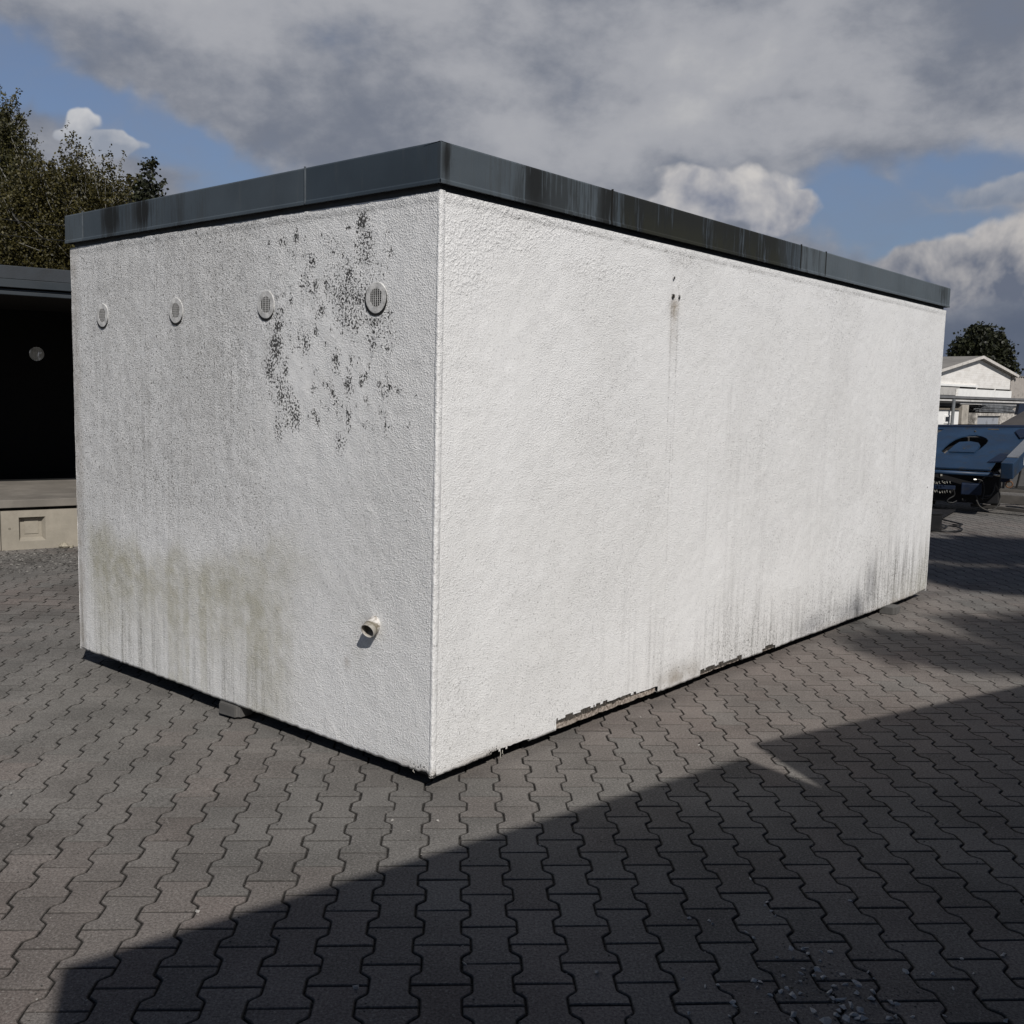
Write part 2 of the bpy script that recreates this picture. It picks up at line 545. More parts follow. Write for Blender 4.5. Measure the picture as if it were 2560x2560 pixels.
def m_plaster(t, b):
    v = t.obj()
    crumbs = t.noise(v, 150, 2, .55)
    crumbs2 = t.noise(t.mapv(v, (1, 1, 1), (7, 3, 1)), 55, 3, .55, .4)
    coarse = t.attr('coarse')
    smooth_ = t.attr('smooth')
    grime = t.attr('grime'); moss = t.attr('moss'); spots = t.attr('spots'); streak = t.attr('streak'); brown = t.attr('brown'); black = t.attr('dark_patch')
    big = t.noise(v, 1.6, 4, .6)
    c = t.mix(t.ss(big, .3, .7), (.850, .843, .826), (.895, .890, .878))
    # grime settles into the pits of the render
    pit = t.ss(crumbs, .46, .36)
    c = t.mix(t.mul(pit, t.add(.08, t.mul(grime, .62))), c, (.17, .165, .155))
    c = t.mix(t.mul(grime, t.ss(t.noise(v, 14, 4, .6), .35, .75, .15, .42)), c, (.36, .35, .335))
    # isolated darker specks everywhere
    sp = t.ss(t.noise(t.mapv(v, (1, 1, .8), (3, 9, 4)), 85, 2, .5), .615, .66)
    c = t.mix(t.mul(sp, t.add(.15, t.mul(grime, .68))), c, (.12, .115, .105))
    # run-off streaks
    st = t.noise(t.mapv(v, (34, 34, 1.4)), 1.0, 4, .65)
    st2 = t.noise(t.mapv(v, (11, 11, .5)), 1.0, 3, .6)
    sm = t.mul(t.ss(t.add(t.mul(st, .6), t.mul(st2, .4)), .44, .66), streak)
    c = t.mix(t.mul(sm, .50), c, (.26, .25, .235))
    c = t.mix(t.mul(t.mul(t.m('MINIMUM', t.mul(sm, 1.6), 1.0), t.ss(crumbs, .56, .46)), .75), c, (.13, .125, .115))
    # algae
    mn = t.add(t.mul(t.noise(v, 9, 5, .65), .6), t.mul(crumbs, .4))
    mm = t.mul(moss, t.ss(mn, .36, .62, .35, 1.0))
    c = t.mix(t.mul(mm, .64), c, (.345, .318, .190))
    c = t.mix(t.mul(t.mul(mm, pit), .5), c, (.14, .13, .07))
    c = t.mix(t.mul(brown, t.ss(mn, .38, .6, .2, .85)), c, (.22, .165, .10))
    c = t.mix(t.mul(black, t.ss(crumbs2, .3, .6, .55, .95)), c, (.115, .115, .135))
    # black mould
    md = t.ss(t.add(t.mul(t.noise(v, 92, 2, .7), 1.0), t.mul(spots, .255)), .672, .684)
    md = t.mul(md, t.ss(spots, .05, .3))
    c = t.mix(t.mul(md, .93), c, (.022, .021, .020))
    t.put(b.inputs['Base Color'], c)
    b.inputs['Roughness'].default_value = .88
    grains = t.ss(t.voro(v, 125, 'F1'), .12, .5, 1, 0)
    h = t.add(t.mul(t.ss(crumbs, .40, .75), .75), t.mul(t.mul(grains, t.ss(crumbs2, .42, .55)), .8))
    h = t.mul(h, t.sub(1.0, t.mul(smooth_, .72)))
    h = t.add(h, t.mul(t.mul(t.ss(crumbs2, .42, .66), 1.0), t.add(.0, coarse)))
    t.put(b.inputs['Normal'], t.bump(h, .50, .0048))


M_PLASTER = material('white roughcast plaster', (.8, .79, .77), .88, build=m_plaster, spec=.25)
ATTRS = ['coarse', 'smooth', 'grime', 'moss', 'spots', 'streak', 'brown', 'dark_patch']


def gauss(s, z, s0, z0, a, b):
    return np.exp(-((s - s0) / a) ** 2 - ((z - z0) / b) ** 2)


def wall_grid(name, length, to_local, paint, bottom, cut=None, step=.0115, s0=0.0):
    ns = int((length - s0) / step) + 1; nz = int((ZT - ZB) / step) + 1
    s = np.linspace(s0, length, ns)
    if length > 5 and step < .02: s = np.unique(np.concatenate([s, np.arange(1.62, 1.77, .0035)])); ns = len(s)
    S_, K = np.meshgrid(s, np.linspace(0, 1, nz))
    zb = bottom(S_)
    Z_ = zb + (ZT - zb) * K
    A = paint(S_, Z_)
    d = A.pop('disp') + (fbm(S_ * 22, Z_ * 22, 3, 3) - .5) * .0035 + (fbm(S_ * 3, Z_ * 3, 9, 3) - .5) * .006
    if name == 'wall' and length == BW:
        for sv in (.350, 1.086, 1.827, 2.559):
            k_ = sst(np.hypot(S_ - sv, Z_ - 1.97), .085, .068); d = d * (1 - k_) + .0005 * k_
    # crease under the raised top band
    band = sst(Z_, ZT - .034, ZT - .028)
    d = d + band * .0032 + (vnoise(S_ * 60, Z_ * 60, 4) - .5) * .002 * band
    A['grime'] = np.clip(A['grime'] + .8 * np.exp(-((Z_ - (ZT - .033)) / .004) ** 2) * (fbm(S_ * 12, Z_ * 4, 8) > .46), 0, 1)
    P = to_local(S_, Z_, d)
    V = P.reshape(-1, 3)
    idx = np.arange(ns * nz).reshape(nz, ns)
    F = np.stack([idx[:-1, :-1], idx[:-1, 1:], idx[1:, 1:], idx[1:, :-1]], -1)
    if cut is not None:
        keep = ~cut((S_[:-1, :-1] + S_[1:, 1:]) / 2, (Z_[:-1, :-1] + Z_[1:, 1:]) / 2)
        F = F[keep]
    F = F.reshape(-1, 4)
    # return edge along the bottom, so the wall has thickness
    nb = len(V)
    back = to_local(S_[0], Z_[0] + .004, d[0] - .035).reshape(-1, 3)
    V = np.concatenate([V, back])
    j = np.arange(ns - 1)
    F2 = np.stack([nb + j, nb + j + 1, idx[0, 1:], idx[0, :-1]], -1)
    if cut is not None: F2 = F2[~cut((S_[0, :-1] + S_[0, 1:]) / 2, Z_[0, :-1] + .003)]
    F = np.concatenate([F, F2])
    attrs = {k: np.concatenate([np.clip(A.get(k, np.zeros_like(S_)), 0, 1).ravel(), np.clip(A.get(k, np.zeros_like(S_)), 0, 1)[0]]) for k in ATTRS}
    return fast_mesh(name, V, F, M_PLASTER, garage, attrs, smooth=True)


def bottom_left(s):
    j = (fbm(s * 45, s * 0, 2, 3) - .5) * .009 + (fbm(s * 4, s * 0, 6, 2) - .5) * .006
    near = sst(s, .34, .02)
    return ZB + .004 + j + near * (fbm(s * 70, s * 0, 12, 2) - .42) * .022


def bottom_right(s):
    j = (fbm(s * 45, s * 0, 22, 3) - .5) * .006 + (fbm(s * 3, s * 0, 26, 2) - .5) * .007
    return ZB - .002 + j + .012 * sst(s, 5.45, 5.7)


def paint_left(s, z):
    n = fbm(s * 2.2, z * 1.6, 31, 4); nv = fbm(s * 9, z * .9, 33, 4)
    g = .30 + .55 * sst(s, .5, 1.4) * sst(z, .62, 1.1) + .25 * sst(s, 2.3, 2.85)
    g = g * (0.45 + 1.1 * n)
    g = g * (1 - .8 * sst(z, .75, .3) * (s < 2.95) * .7)
    g += .35 * sst(z, 1.9, 2.3) * sst(n, .4, .6) * sst(s, .9, 1.5)
    # the whiter patched area and the rainwashed corner strip
    patch = gauss(s, z, .72, 1.62, .42, .42)
    g *= (1 - .75 * np.clip(patch * 1.3, 0, 1))
    g *= 1 - .35 * sst(s, .35, .05)
    g += .55 * gauss(s, z, 1.18, 1.35, .10, .30) * sst(nv, .4, .6)
    # algae: irregular band, arched top, with streaks running down
    top = .86 + .10 * np.sin(s * 2.1 + .4) + (fbm(s * 7, z * 0, 41, 3) - .5) * .22
    rng = sst(s + .25 * (fbm(s * 0 + 3, z * 6, 48, 3) - .5), .62, 1.30) * sst(s, 2.86, 2.66)
    band = sst(z, top + .06, top - .12) * sst(z, .16, .62) * rng
    runs = sst(fbm(s * 13, z * .55, 43, 4), .47, .62) * sst(z, .75, .5) * rng
    m_ = 1.0 * band * (.45 + .9 * fbm(s * 5, z * 5, 45, 4)) + .42 * runs
    m_ += .26 * gauss(s, z, 1.04, .30, .16, .34) * (.5 + nv) + .30 * gauss(s, z, 2.62, .34, .12, .3)
    m_ += .18 * sst(z, .45, .2) * rng
    m_ += .22 * gauss(s, z, .44, .52, .05, .14)
    # mould clusters
    cl = np.zeros_like(s)
    rr = np.random.default_rng(11)
    for (a, b_, w_, h_, k) in [(.80, 2.05, .03, .05, .9), (.76, 2.13, .03, .04, .9), (.42, 2.17, .05, .10, .8), (.44, 2.28, .04, .05, .8), (.52, 2.07, .04, .07, .9), (.50, 1.96, .13, .12, .78), (.60, 2.02, .10, .10, .6), (.38, 1.98, .07, .14, .6),
                               (1.00, 1.88, .03, .05, 1.0), (1.02, 1.78, .05, .08, 1.0), (1.06, 1.68, .04, .06, .9), (.95, 1.68, .02, .05, 1.0), (.98, 1.58, .03, .08, .9), (.70, 1.93, .03, .04, .9), (.60, 1.72, .03, .05, .8),
                               (.52, 1.62, .03, .06, .9), (.93, 1.53, .04, .08, .9), (.88, 1.49, .05, .07, .8), (1.0, 1.42, .03, .05, .9), (.52, 1.49, .02, .06, .8), (.22, 1.60, .02, .03, .6), (.12, 1.58, .015, .02, .5), (.29, 1.62, .015, .02, .6), (.15, 1.46, .015, .02, .6),
                               (.30, 1.82, .10, .08, .45), (.80, 1.80, .04, .06, .6), (.62, 2.2, .12, .06, .4), (.57, 1.38, .04, .06, .6), (.74, 2.02, .06, .06, .6), (.35, 1.88, .10, .03, .7)]:
        cl = np.maximum(cl, k * gauss(s, z, a, b_, w_ * 1.15, h_ * 1.15))
    for k in range(190):
        a = .26 + rr.random() * .82; b_ = 1.40 + rr.random() * .86
        cl = np.maximum(cl, (.40 + .55 * rr.random()) * gauss(s, z, a, b_, .008 + .016 * rr.random(), .010 + .024 * rr.random()))
    cl = cl * (.45 + 1.0 * fbm(s * 30, z * 30, 47, 2))
    cl = np.maximum(cl, .42 * gauss(s, z, .06, .085, .10, .02))
    cl = np.maximum(cl, .8 * gauss(s, z, 2.765, 2.285 + (s - 2.765) * .5, .035, .007))
    st = .25 * sst(s, .8, 1.4) * sst(n, .35, .6) + .3 * sst(z, .5, .2) * sst(s, .8, 1.2)
    brown = .45 * sst(s, 2.78, 2.88) * (.4 + nv) + .5 * gauss(s, z, .52, .43, .018, .03) + .45 * gauss(s, z, .0, .07, .25, .03) + .35 * gauss(s, z, .38, .615, .05, .035)
    # vent surrounds
    for sv in (.35, 1.086, 1.827, 2.559):
        r = np.hypot(s - sv, z - 1.97)
        g = np.maximum(g, .9 * np.exp(-((r - .070) / .006) ** 2) * sst(z, 2.06, 1.93))
    g = np.maximum(g, .9 * gauss(s, z, .37, 1.88, .09, .025))
    g = g + .12 * cl
    coarse = .05 + .2 * sst(fbm(s * 3, z * 3, 51, 3), .5, .65)
    smooth_ = np.clip(patch * 1.15, 0, 1) * sst(fbm(s * 6, z * 6, 52, 3), .3, .5) * .95 + .35 * sst(z, .5, .2) * sst(s, .9, 1.3)
    disp = -.001 * sst(s, .03, .0)
    # trowelled patch edge
    e = np.hypot((s - .72) / .46, (z - 1.62) / .50)
    disp = disp + .0010 * sst(e, 1.10, .98)
    return dict(grime=g, moss=m_, spots=cl, streak=st, brown=brown, coarse=coarse, smooth=smooth_, disp=disp)


def paint_right(s, z):
    n = fbm(s * 1.6, z * 1.4, 61, 4); nv = fbm(s * 10, z * .7, 63, 4)
    g = .10 + .22 * sst(n, .45, .7) + .10 * sst(s, 1.5, 4)
    low = sst(z, .52, .08) * sst(s, 1.2, 3.2)
    g += .62 * low * (.25 + nv)
    st = .35 * sst(s, .8, 1.6) * sst(z, 1.9, 1.2) * sst(fbm(s * 1.9, z * .8, 65, 3), .42, .62) + .8 * low
    st += .7 * gauss(s, z, 2.1, 1.1, .03, .35) + .45 * gauss(s, z, 1.08, 1.45, .02, .3) + .5 * gauss(s, z, 2.32, 1.5, .03, .25) + .8 * sst(s, 4.3, 4.6) * sst(z, .75, .3)
    st += .45 * gauss(s, z, 5.0, 1.2, .5, .7)
    # lower right corner: run-off dirt
    g += .65 * sst(s, 4.5, 5.0) * sst(z, .40, .10) * (.5 + nv) + .55 * sst(s, 3.0, 4.0) * sst(z, .22, .06)
    g *= 1 - .9 * gauss(s, z, 5.08, .20, .05, .13) * (nv > .42)
    g += .5 * gauss(s, z, 1.86, .13, .20, .07) + .55 * sst(s, 4.3, 5.0) * sst(z, .55, .15) * nv
    dark_patch = .45 * gauss(s, z, 4.54, .27, .085, .17) + .45 * gauss(s, z, 3.55, .12, .18, .07) + .35 * gauss(s, z, 4.15, .13, .2, .06)  # bluish dark patches low on the wall
    # two bolt holes and their stain under the roof edge
    g += .8 * gauss(s, z, 1.71, 2.29, .12, .035) * .8
    dark_patch += .0 * s
    brown = .95 * gauss(s, z, 1.690, 2.045, .042, .055) + .4 * gauss(s, z, 1.69, 1.93, .04, .10)
    brown += .6 * gauss(s, z, .36, .068, .26, .018) + .30 * sst(s, 3.3, 3.8) * sst(z, .12, .06) + .75 * gauss(s, z, 1.88, .10, .22, .06)
    for sx in (1.660, 1.722):
        st = np.maximum(st, 0)
        g += .95 * np.exp(-((s - sx) / .0065) ** 2) * sst(z, 1.55, 1.9) * sst(z, 2.25, 2.0)
        g += .55 * np.exp(-((s - sx - .006) / .004) ** 2) * sst(z, .9, 1.4) * sst(z, 2.0, 1.9)
    g += .75 * np.exp(-((s - 1.705 - .012 * (fbm(z * 3, z * 0, 3) - .5)) / .0035) ** 2) * sst(z, 1.5, 1.3) * sst(z, .25, .4) * (fbm(z * 9, z * 0, 71, 2) > .36)
    spots = .75 * gauss(s, z, .37, .07, .05, .02) + .5 * gauss(s, z, .012, .13, .01, .01) + .7 * gauss(s, z, 5.65, .925, .03, .006)
    spots = np.maximum(spots, .85 * gauss(s, z, 1.665, 2.195, .006, .014)); spots = np.maximum(spots, .95 * gauss(s, z, 1.665, 2.10, .010, .016)); spots = np.maximum(spots, .7 * gauss(s, z, 1.722, 2.10, .007, .014))
    st = st * (.30 + .38 * sst(z, .75, .3)); g = g + .45 * sst(z, .30, .06) * sst(s, 1.5, 3.0) * (.3 + n)
    coarse = 1.2 * gauss(s, z, .15, 2.12, .14, .17) + 1.3 * sst(z, 2.13, 2.22) * sst(s, 1.65, 1.2) * sst(fbm(s * 4, z * 7, 72, 3), .35, .5) + .0 + .9 * gauss(s, z, 1.0, 2.16, .25, .05)
    smooth_ = .75 * gauss(s, z, .45, 1.9, .25, .3) + .6 * gauss(s, z, 1.69, 2.15, .05, .10) + .5 * sst(fbm(s * 1.5, z * 1.5, 75, 3), .5, .65)
    moss = .32 * sst(z, .35, .08) * sst(s, 4.7, 5.4) + .3 * gauss(s, z, 5.7, .25, .15, .25)
    disp = -.001 * sst(s, .045, .03) - .004 * gauss(s, z, 1.69, 2.15, .045, .08) + .010 * (fbm(s * 1.1, z * .6, 77, 3) - .5)
    return dict(grime=g, moss=moss, spots=spots, streak=st, brown=brown, coarse=coarse, smooth=smooth_, dark_patch=dark_patch, disp=disp)


def cut_right(s, z):
    t1 = .110 + .012 * fbm(s * 30, s * 0, 81, 3) - .006
    a = (s > .815) & (s < 1.672) & (z < t1 - .030 * sst(s, 1.2, 1.672) * .6)
    t2 = .082 + .012 * fbm(s * 30, s * 0, 83, 3)
    b_ = ((s > 2.11) & (s < 2.60) & (z < t2)) | ((s > 2.86) & (s < 3.04) & (z < .060 + .030 * np.sqrt(np.clip(1 - ((s - 2.95) / .09) ** 2, 0, 1))))
    c_ = (s > .36) & (s < .62) & (z < .064 + .004 * fbm(s * 40, s * 0, 85, 2))
    return a | b_ | c_


w_left = wall_grid('wall', BW, lambda s, z, d: np.stack([-d, s, z], -1), paint_left, bottom_left, s0=.006)
w_left['label'] = 'end wall with round vents, black mould specks and green algae'
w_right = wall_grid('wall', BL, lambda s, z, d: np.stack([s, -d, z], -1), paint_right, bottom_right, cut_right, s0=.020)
w_right['label'] = 'long bright wall with chipped bottom edge and a stain below the roof'
plain = lambda s, z: dict(grime=.35 + .2 * s * 0, disp=0 * s)
wall_grid('wall', BW, lambda s, z, d: np.stack([BL + d, s, z], -1), plain, lambda s: ZB + 0 * s, step=.06)
wall_grid('wall', BL, lambda s, z, d: np.stack([s, BW + d, z], -1), plain, lambda s: ZB + 0 * s, step=.06)


def corner_bead():
    prof = [(.001, .016), (-.0018, .010), (-.0030, .004), (-.0028, -.0015), (.0004, -.0048), (.008, -.0056), (.016, -.0050), (.023, -.0036), (.031, .001)]
    nz = 260; zs = np.linspace(ZB - .004, ZT + .004, nz)
    V = []; 
    for z in zs:
        for i, (x, y) in enumerate(prof):
            k = (vnoise(np.array([z * 55.]), np.array([i * 1.3]), 5)[0] - .5) * .0042 + (fbm(np.array([z * 6.]), np.array([0.]), 7, 2)[0] - .5) * .0012
            e = 0 if i in (0, len(prof) - 1) else 1
            V.append((x - k * .6 * e, y - k * e, z))
    n = len(prof); idx = np.arange(nz * n).reshape(nz, n)
    F = np.stack([idx[:-1, :-1], idx[:-1, 1:], idx[1:, 1:], idx[1:, :-1]], -1).reshape(-1, 4)
    V = np.array(V)
    at_ = {k: np.zeros(len(V)) for k in ATTRS}
    at_['grime'] = .16 + 0 * V[:, 2]; at_['coarse'] = .25 + 0 * V[:, 2]
    at_['brown'] = .8 * sst(V[:, 2], .105, .065); at_['spots'] = .75 * sst(V[:, 2], .085, .066)
    fast_mesh('corner_bead', V, F, M_PLASTER, garage, at_, smooth=True)


corner_bead()


def m_brick(t, b):
    v = t.obj()
    n = t.noise(v, 70, 5, .7); n2 = t.noise(v, 9, 3)
    c = t.mix(t.ss(n, .35, .6), (.13, .10, .08), (.46, .40, .345))
    c = t.mix(t.ss(n2, .5, .7, 0, .5), c, (.30, .26, .22))
    t.put(b.inputs['Base Color'], c); b.inputs['Roughness'].default_value = .95
    t.put(b.inputs['Normal'], t.bump(n, .9, .006))


M_HOLE = material('dark hole', (.03, .026, .02), .95)
M_BRICK = material('broken clay', (.4, .33, .28), .95, build=m_brick)
M_RUBBLE = worn('rubble mortar', (.10, .088, .075), .5, 30, .95, bump=1.0, bdist=.01, bscale=90)
# broken-off plaster: lightweight bricks show behind
for (a, b_, zt_, nb) in [(.822, 1.668, .108, 5), (2.115, 2.595, .088, 3), (2.865, 3.035, .086, 1)]:
    mb = MB(); L_ = (b_ - a) / nb
    for k in range(nb):
        w0 = a + k * L_ + .003; w1 = a + (k + 1) * L_ - .003 * random.random()
        # brick edge with a worn, rounded lower side
        pts = []
        m_ = 10
        for i in range(m_ + 1):
            s = w0 + (w1 - w0) * i / m_
            pts.append((s, ZB - .004 + .005 * abs(2 * i / m_ - 1) ** 4 + .0025 * random.random()))
        top = [(s, zt_ - .026 + .004 * random.random()) for s, _ in pts][::-1]
        poly = pts + top
        mb.prism([(s, .010 + .001 * k % .003, z) for s, z in poly], (0, .05, 0))
    mb.build('exposed_brick', M_BRICK, garage)
    mb = MB()
    m_ = 60
    pr = []
    for i in range(m_):
        s0_ = a + (b_ - a) * i / m_; s1_ = a + (b_ - a) * (i + 1) / m_
        d0 = .004 + .010 * random.random(); z0_ = zt_ - .024 + .006 * random.random()
        mb.box(s0_, s1_ + .002, d0, .055 + .0001 * i, z0_, zt_ + .028, ch=0)
    mb.build('broken_edge', M_RUBBLE, garage)

for (sx, zx, rx) in [(1.665, 2.195, .007), (1.664, 2.105, .011), (1.722, 2.105, .008)]:
    mb = MB(); n_ = 14; mb.v.append((sx, -.0062, zx))
    for k in range(n_):
        a = 2 * pi * k / n_; r_ = rx * (1 + .25 * sin(2 * a + sx * 50)); mb.v.append((sx + r_ * cos(a) * .8, -.0062, zx + r_ * sin(a) * 1.3))
    for k in range(n_): mb.f.append((0, 1 + k, 1 + (k + 1) % n_))
    mb.build('bolt_hole', M_HOLE, garage)

# floor slab, recess band under the roof and roof slab
M_CONC = worn('cast concrete', (.13, .125, .118), .35, 4, .9, bump=.5, bdist=.003, bscale=70)
M_BAND = worn('shadow joint band', (.13, .135, .145), .2, 8, .7, bump=.1)
MB().box(.022, BL - .03, .03, BW - .03, .052, .2).build('floor_slab', worn('dark underside', (.05, .048, .045), .3, 4, .95), garage)
MB().box(.016, BL - .02, .014, BW - .02, 2.28, 2.40).build('roof_slab', M_BAND, garage)


def m_fascia(t, b):
    v = t.obj(); st = t.attr('stain'); gr = t.attr('green'); sh = t.attr('sheet')
    n = t.noise(v, 2.2, 4, .55)
    base = t.mix(sh, (.050, .065, .080), (.122, .142, .155))
    k = t.ss(n, .3, .7, .86, 1.1)
    cc = t.new('ShaderNodeCombineColor')
    for i in range(3): t.put(cc.inputs[i], k)
    c = t.mix(1.0, base, cc.outputs[0], 'MULTIPLY')
    s1 = t.noise(t.mapv(v, (52, 52, 2.4)), 1.0, 4, .7)
    s2 = t.noise(t.mapv(v, (8, 8, 1.6)), 1.0, 4, .65)
    f = t.ss(t.add(t.add(t.mul(s1, .5), t.mul(s2, .5)), t.mul(st, .17)), .52, .62)
    c = t.mix(t.mul(f, t.m('MINIMUM', t.mul(st, 1.35), 1.0)), c, (.014, .016, .017))
    c = t.mix(t.mul(gr, t.ss(s2, .35, .6, .1, .9)), c, (.028, .029, .018))
    pale = t.ss(t.noise(t.mapv(v, (60, 60, 3.), (5, 2, 1)), 1.0, 3, .6), .66, .74)
    c = t.mix(t.mul(pale, t.mul(st, .35)), c, (.12, .135, .145))
    dsp = t.ss(t.noise(v, 45, 4, .7), .64, .69)
    c = t.mix(t.mul(dsp, t.add(.05, t.mul(st, .6))), c, (.012, .013, .012))
    t.put(b.inputs['Base Color'], c)
    t.put(b.inputs['Roughness'], t.ss(f, 0, 1, .50, .85))
    b.inputs['Metallic'].default_value = .15
    t.put(b.inputs['Normal'], t.bump(t.add(t.noise(v, 1.7, 2), t.mul(s1, .04)), .10, .02))


M_FASCIA = material('grey coated sheet metal', (.12, .14, .16), .5, .15, m_fascia, .4)
O_ = .0165; FZ0, FZ1 = 2.3745, 2.527


def fascia(side, a, b_, sheet, stain, green):
    """one folded sheet between a and b_ along its wall; face, top flange, drip fold"""
    n = max(4, int((b_ - a) / .03)); s = np.linspace(a, b_, n)
    prof = [(.075, FZ0 + .012), (.006, FZ0 + .004), (.001, FZ0 - .0005), (-.004, FZ0 + .001), (-.0035, FZ0 + .012), (0, FZ0 + .018)] + [(0, FZ0 + .018 + (FZ1 - FZ0 - .024) * k / 7) for k in range(1, 8)] + [(.003, FZ1), (.09, FZ1 - .008)]
    m_ = len(prof)
    S_, I = np.meshgrid(s, np.arange(m_)); pd = np.array(prof)
    D = pd[I, 0] - O_ - sheet * .002 + (fbm(S_ * 1.3, I * .02, 5, 2) - .5) * .004; Zz = pd[I, 1] + 0 * S_
    P = np.stack([D, S_, Zz], -1) if side == 'end' else np.stack([S_, D, Zz], -1)
    idx = np.arange(m_ * n).reshape(m_, n)
    F = np.stack([idx[:-1, :-1], idx[:-1, 1:], idx[1:, 1:], idx[1:, :-1]], -1).reshape(-1, 4)
    V = P.reshape(-1, 3)
    att = dict(stain=stain(S_, Zz).ravel(), green=green(S_, Zz).ravel(), sheet=np.full(V.shape[0], sheet))
    o = fast_mesh('roof_fascia', V, F, M_FASCIA, garage, att, smooth=False)
    return o


zer = lambda s, z: 0 * s
endst = lambda s, z: .9 * gauss(s, z, 2.42, 2.47, .13, .12) + .95 * gauss(s, z, 2.10, 2.47, .10, .10) + .35 * gauss(s, z, 1.75, 2.45, .2, .2) + .3 * gauss(s, z, .03, 2.47, .05, .08)
fascia('end', -.018, .785, .0, endst, zer)
fascia('end', .785, 2.722, .35, endst, zer)
fascia('end', 2.722, BW + .018, .75, lambda s, z: .25 + 0 * s, zer)
lst = lambda s, z: np.clip(.22 * sst(s, .0, .3) + .28 * sst(s, .45, .7) * sst(s, 3.06, 2.95) + .35 * sst(s, 1.1, 1.25) * sst(s, 2.9, 2.6) + .9 * gauss(s, z, .02, 2.47, .03, .1) + .5 * gauss(s, z, .52, 2.47, .1, .2) + .5 * gauss(s, z, 1.06, 2.47, .05, .2), 0, 1)
lgr = lambda s, z: sst(s, 1.08, 1.2) * sst(s, 2.95, 2.7) * (.25 + .5 * sst(z, 2.5, 2.4)) + .08 * sst(s, .4, .8) * sst(s, 1.2, 1.0)
fascia('long', -.018, 1.088, .60, lst, lgr)
fascia('long', 1.088, 3.052, .30, lst, lgr)
fascia('long', 3.052, 3.408, .85, lambda s, z: .40 + 0 * s, zer)
fascia('long', 3.408, BL + .018, .80, lambda s, z: .07 + .5 * gauss(s, z, 5.65, 2.47, .15, .1), zer)
M_SEAM = worn('seam strip', (.10, .115, .13), .3, 12, .6)
seam_end = MB(); seam_long = MB()
for s in (.785, 2.722): MB().box(-O_ - .0062, -O_ + .002, s - .002, s + .002, FZ0 + .004, FZ1 + .004).build('fascia_seam', M_SEAM, garage)
for s in (1.088, 3.052, 3.408): MB().box(s - .003, s + .003, -O_ - .0062, -O_ + .002, FZ0 + .004, FZ1 + .004).build('fascia_seam', material('black seam', (.015, .015, .014), .8), garage)
mb = MB()
mb.box(-O_ + .01, BL + O_, BW + O_ - .004, BW + O_, FZ0, FZ1).box(BL + O_ - .004, BL + O_, -O_ + .01, BW + O_ - .006, FZ0, FZ1)
o = mb.build('roof_fascia', worn('plain fascia sheet', (.07, .085, .10), .2, 3, .55), garage)
MB().box(.02, BL - .02, .02, BW - .02, 2.42, 2.49).build('roof', worn('roofing felt', (.06, .06, .06), .3, 8, .9, bump=.6, bdist=.003, bscale=120), garage)

# round vents in the end wall
M_DARKIN = material('vent dark inside', (.012, .012, .012), .95)


M_VENT = worn('overpainted vent ring', (.66, .65, .63), .25, 30, .9, bump=.6, bdist=.003, bscale=150, dirt=(.2, .19, .17), damt=.5)
M_VENTG = worn('vent slats white', (.66, .65, .63), .15, 30, .8)


def vent(s, z, tilt):
    base = bpy.data.objects.new('vent', None)
    n = 40
    R0, R1 = .0365, .0625
    mb = MB()
    prof = [(R0, -.003), (R0 + .0006, -.0046), (R0 + .002, -.0048), (R1 - .003, -.0046), (R1 - .0006, -.0040), (R1, .002)]
    for k in range(n):
        a = 2 * pi * k / n; wob = 1 + .02 * sin(3 * a + tilt * 40)
        for (r, x) in prof: mb.v.append((x + .0008 * sin(5 * a) - .002 * max(0, sin(a)) * 0, s + cos(a) * r * wob, z + sin(a) * r * wob))
    m_ = len(prof)
    for k in range(n):
        k2 = (k + 1) % n
        for i in range(m_ - 1): mb.f.append((k * m_ + i, k * m_ + i + 1, k2 * m_ + i + 1, k2 * m_ + i))
    ring = mb.build('vent', M_VENT, garage)
    for nm, val in (('grime', .75), ('smooth', .7)):
        a_ = ring.data.attributes.new(nm, 'FLOAT', 'POINT'); a_.data.foreach_set('value', [val] * len(ring.data.vertices))
    mb = MB()
    mb.v.append((-.0035, s, z)); 
    for k in range(n):
        a = 2 * pi * k / n; mb.v.append((-.0035, s + cos(a) * R0, z + sin(a) * R0))
    for k in range(n): mb.f.append((0, 1 + k, 1 + (k + 1) % n))
    mb.build('vent_opening', M_DARKIN, ring)
    mb = MB()
    for i in range(-3, 4):
        y = i * .0112; h = sqrt(max(0, R0 ** 2 - y ** 2))
        mb.box(-.0054, -.0043, s + y - .0014, s + y + .0014, z - h, z + h, ch=.0008)
    for j in range(-4, 5):
        zz = j * .0088; h = sqrt(max(0, R0 ** 2 - zz ** 2))
        mb.box(-.0048, -.0042, s - h, s + h, z + zz - .0005, z + zz + .0005)
    g_ = mb.build('vent_grille', M_VENTG, ring)
    for nm, val in (('grime', .2), ('smooth', .8)):
        a_ = g_.data.attributes.new(nm, 'FLOAT', 'POINT'); a_.data.foreach_set('value', [val] * len(g_.data.vertices))
    # dark gap round the rim, where the plaster has come away
    mb = MB(); a0, a1 = radians(150), radians(400)
    if tilt > 0: a0, a1 = radians(190), radians(350)
    K = 30
    for k in range(K + 1):
        a = a0 + (a1 - a0) * k / K; wdt = .0075 * sin(pi * k / K) + .0006
        for r in (R1 - .001, R1 + wdt * (1 + .4 * random.random())):
            mb.v.append((-.0038, s + cos(a) * r, z + sin(a) * r))
    for k in range(K): mb.f.append((2 * k, 2 * k + 1, 2 * k + 3, 2 * k + 2))
    mb.build('vent_gap', M_DARKIN, ring)
    return ring


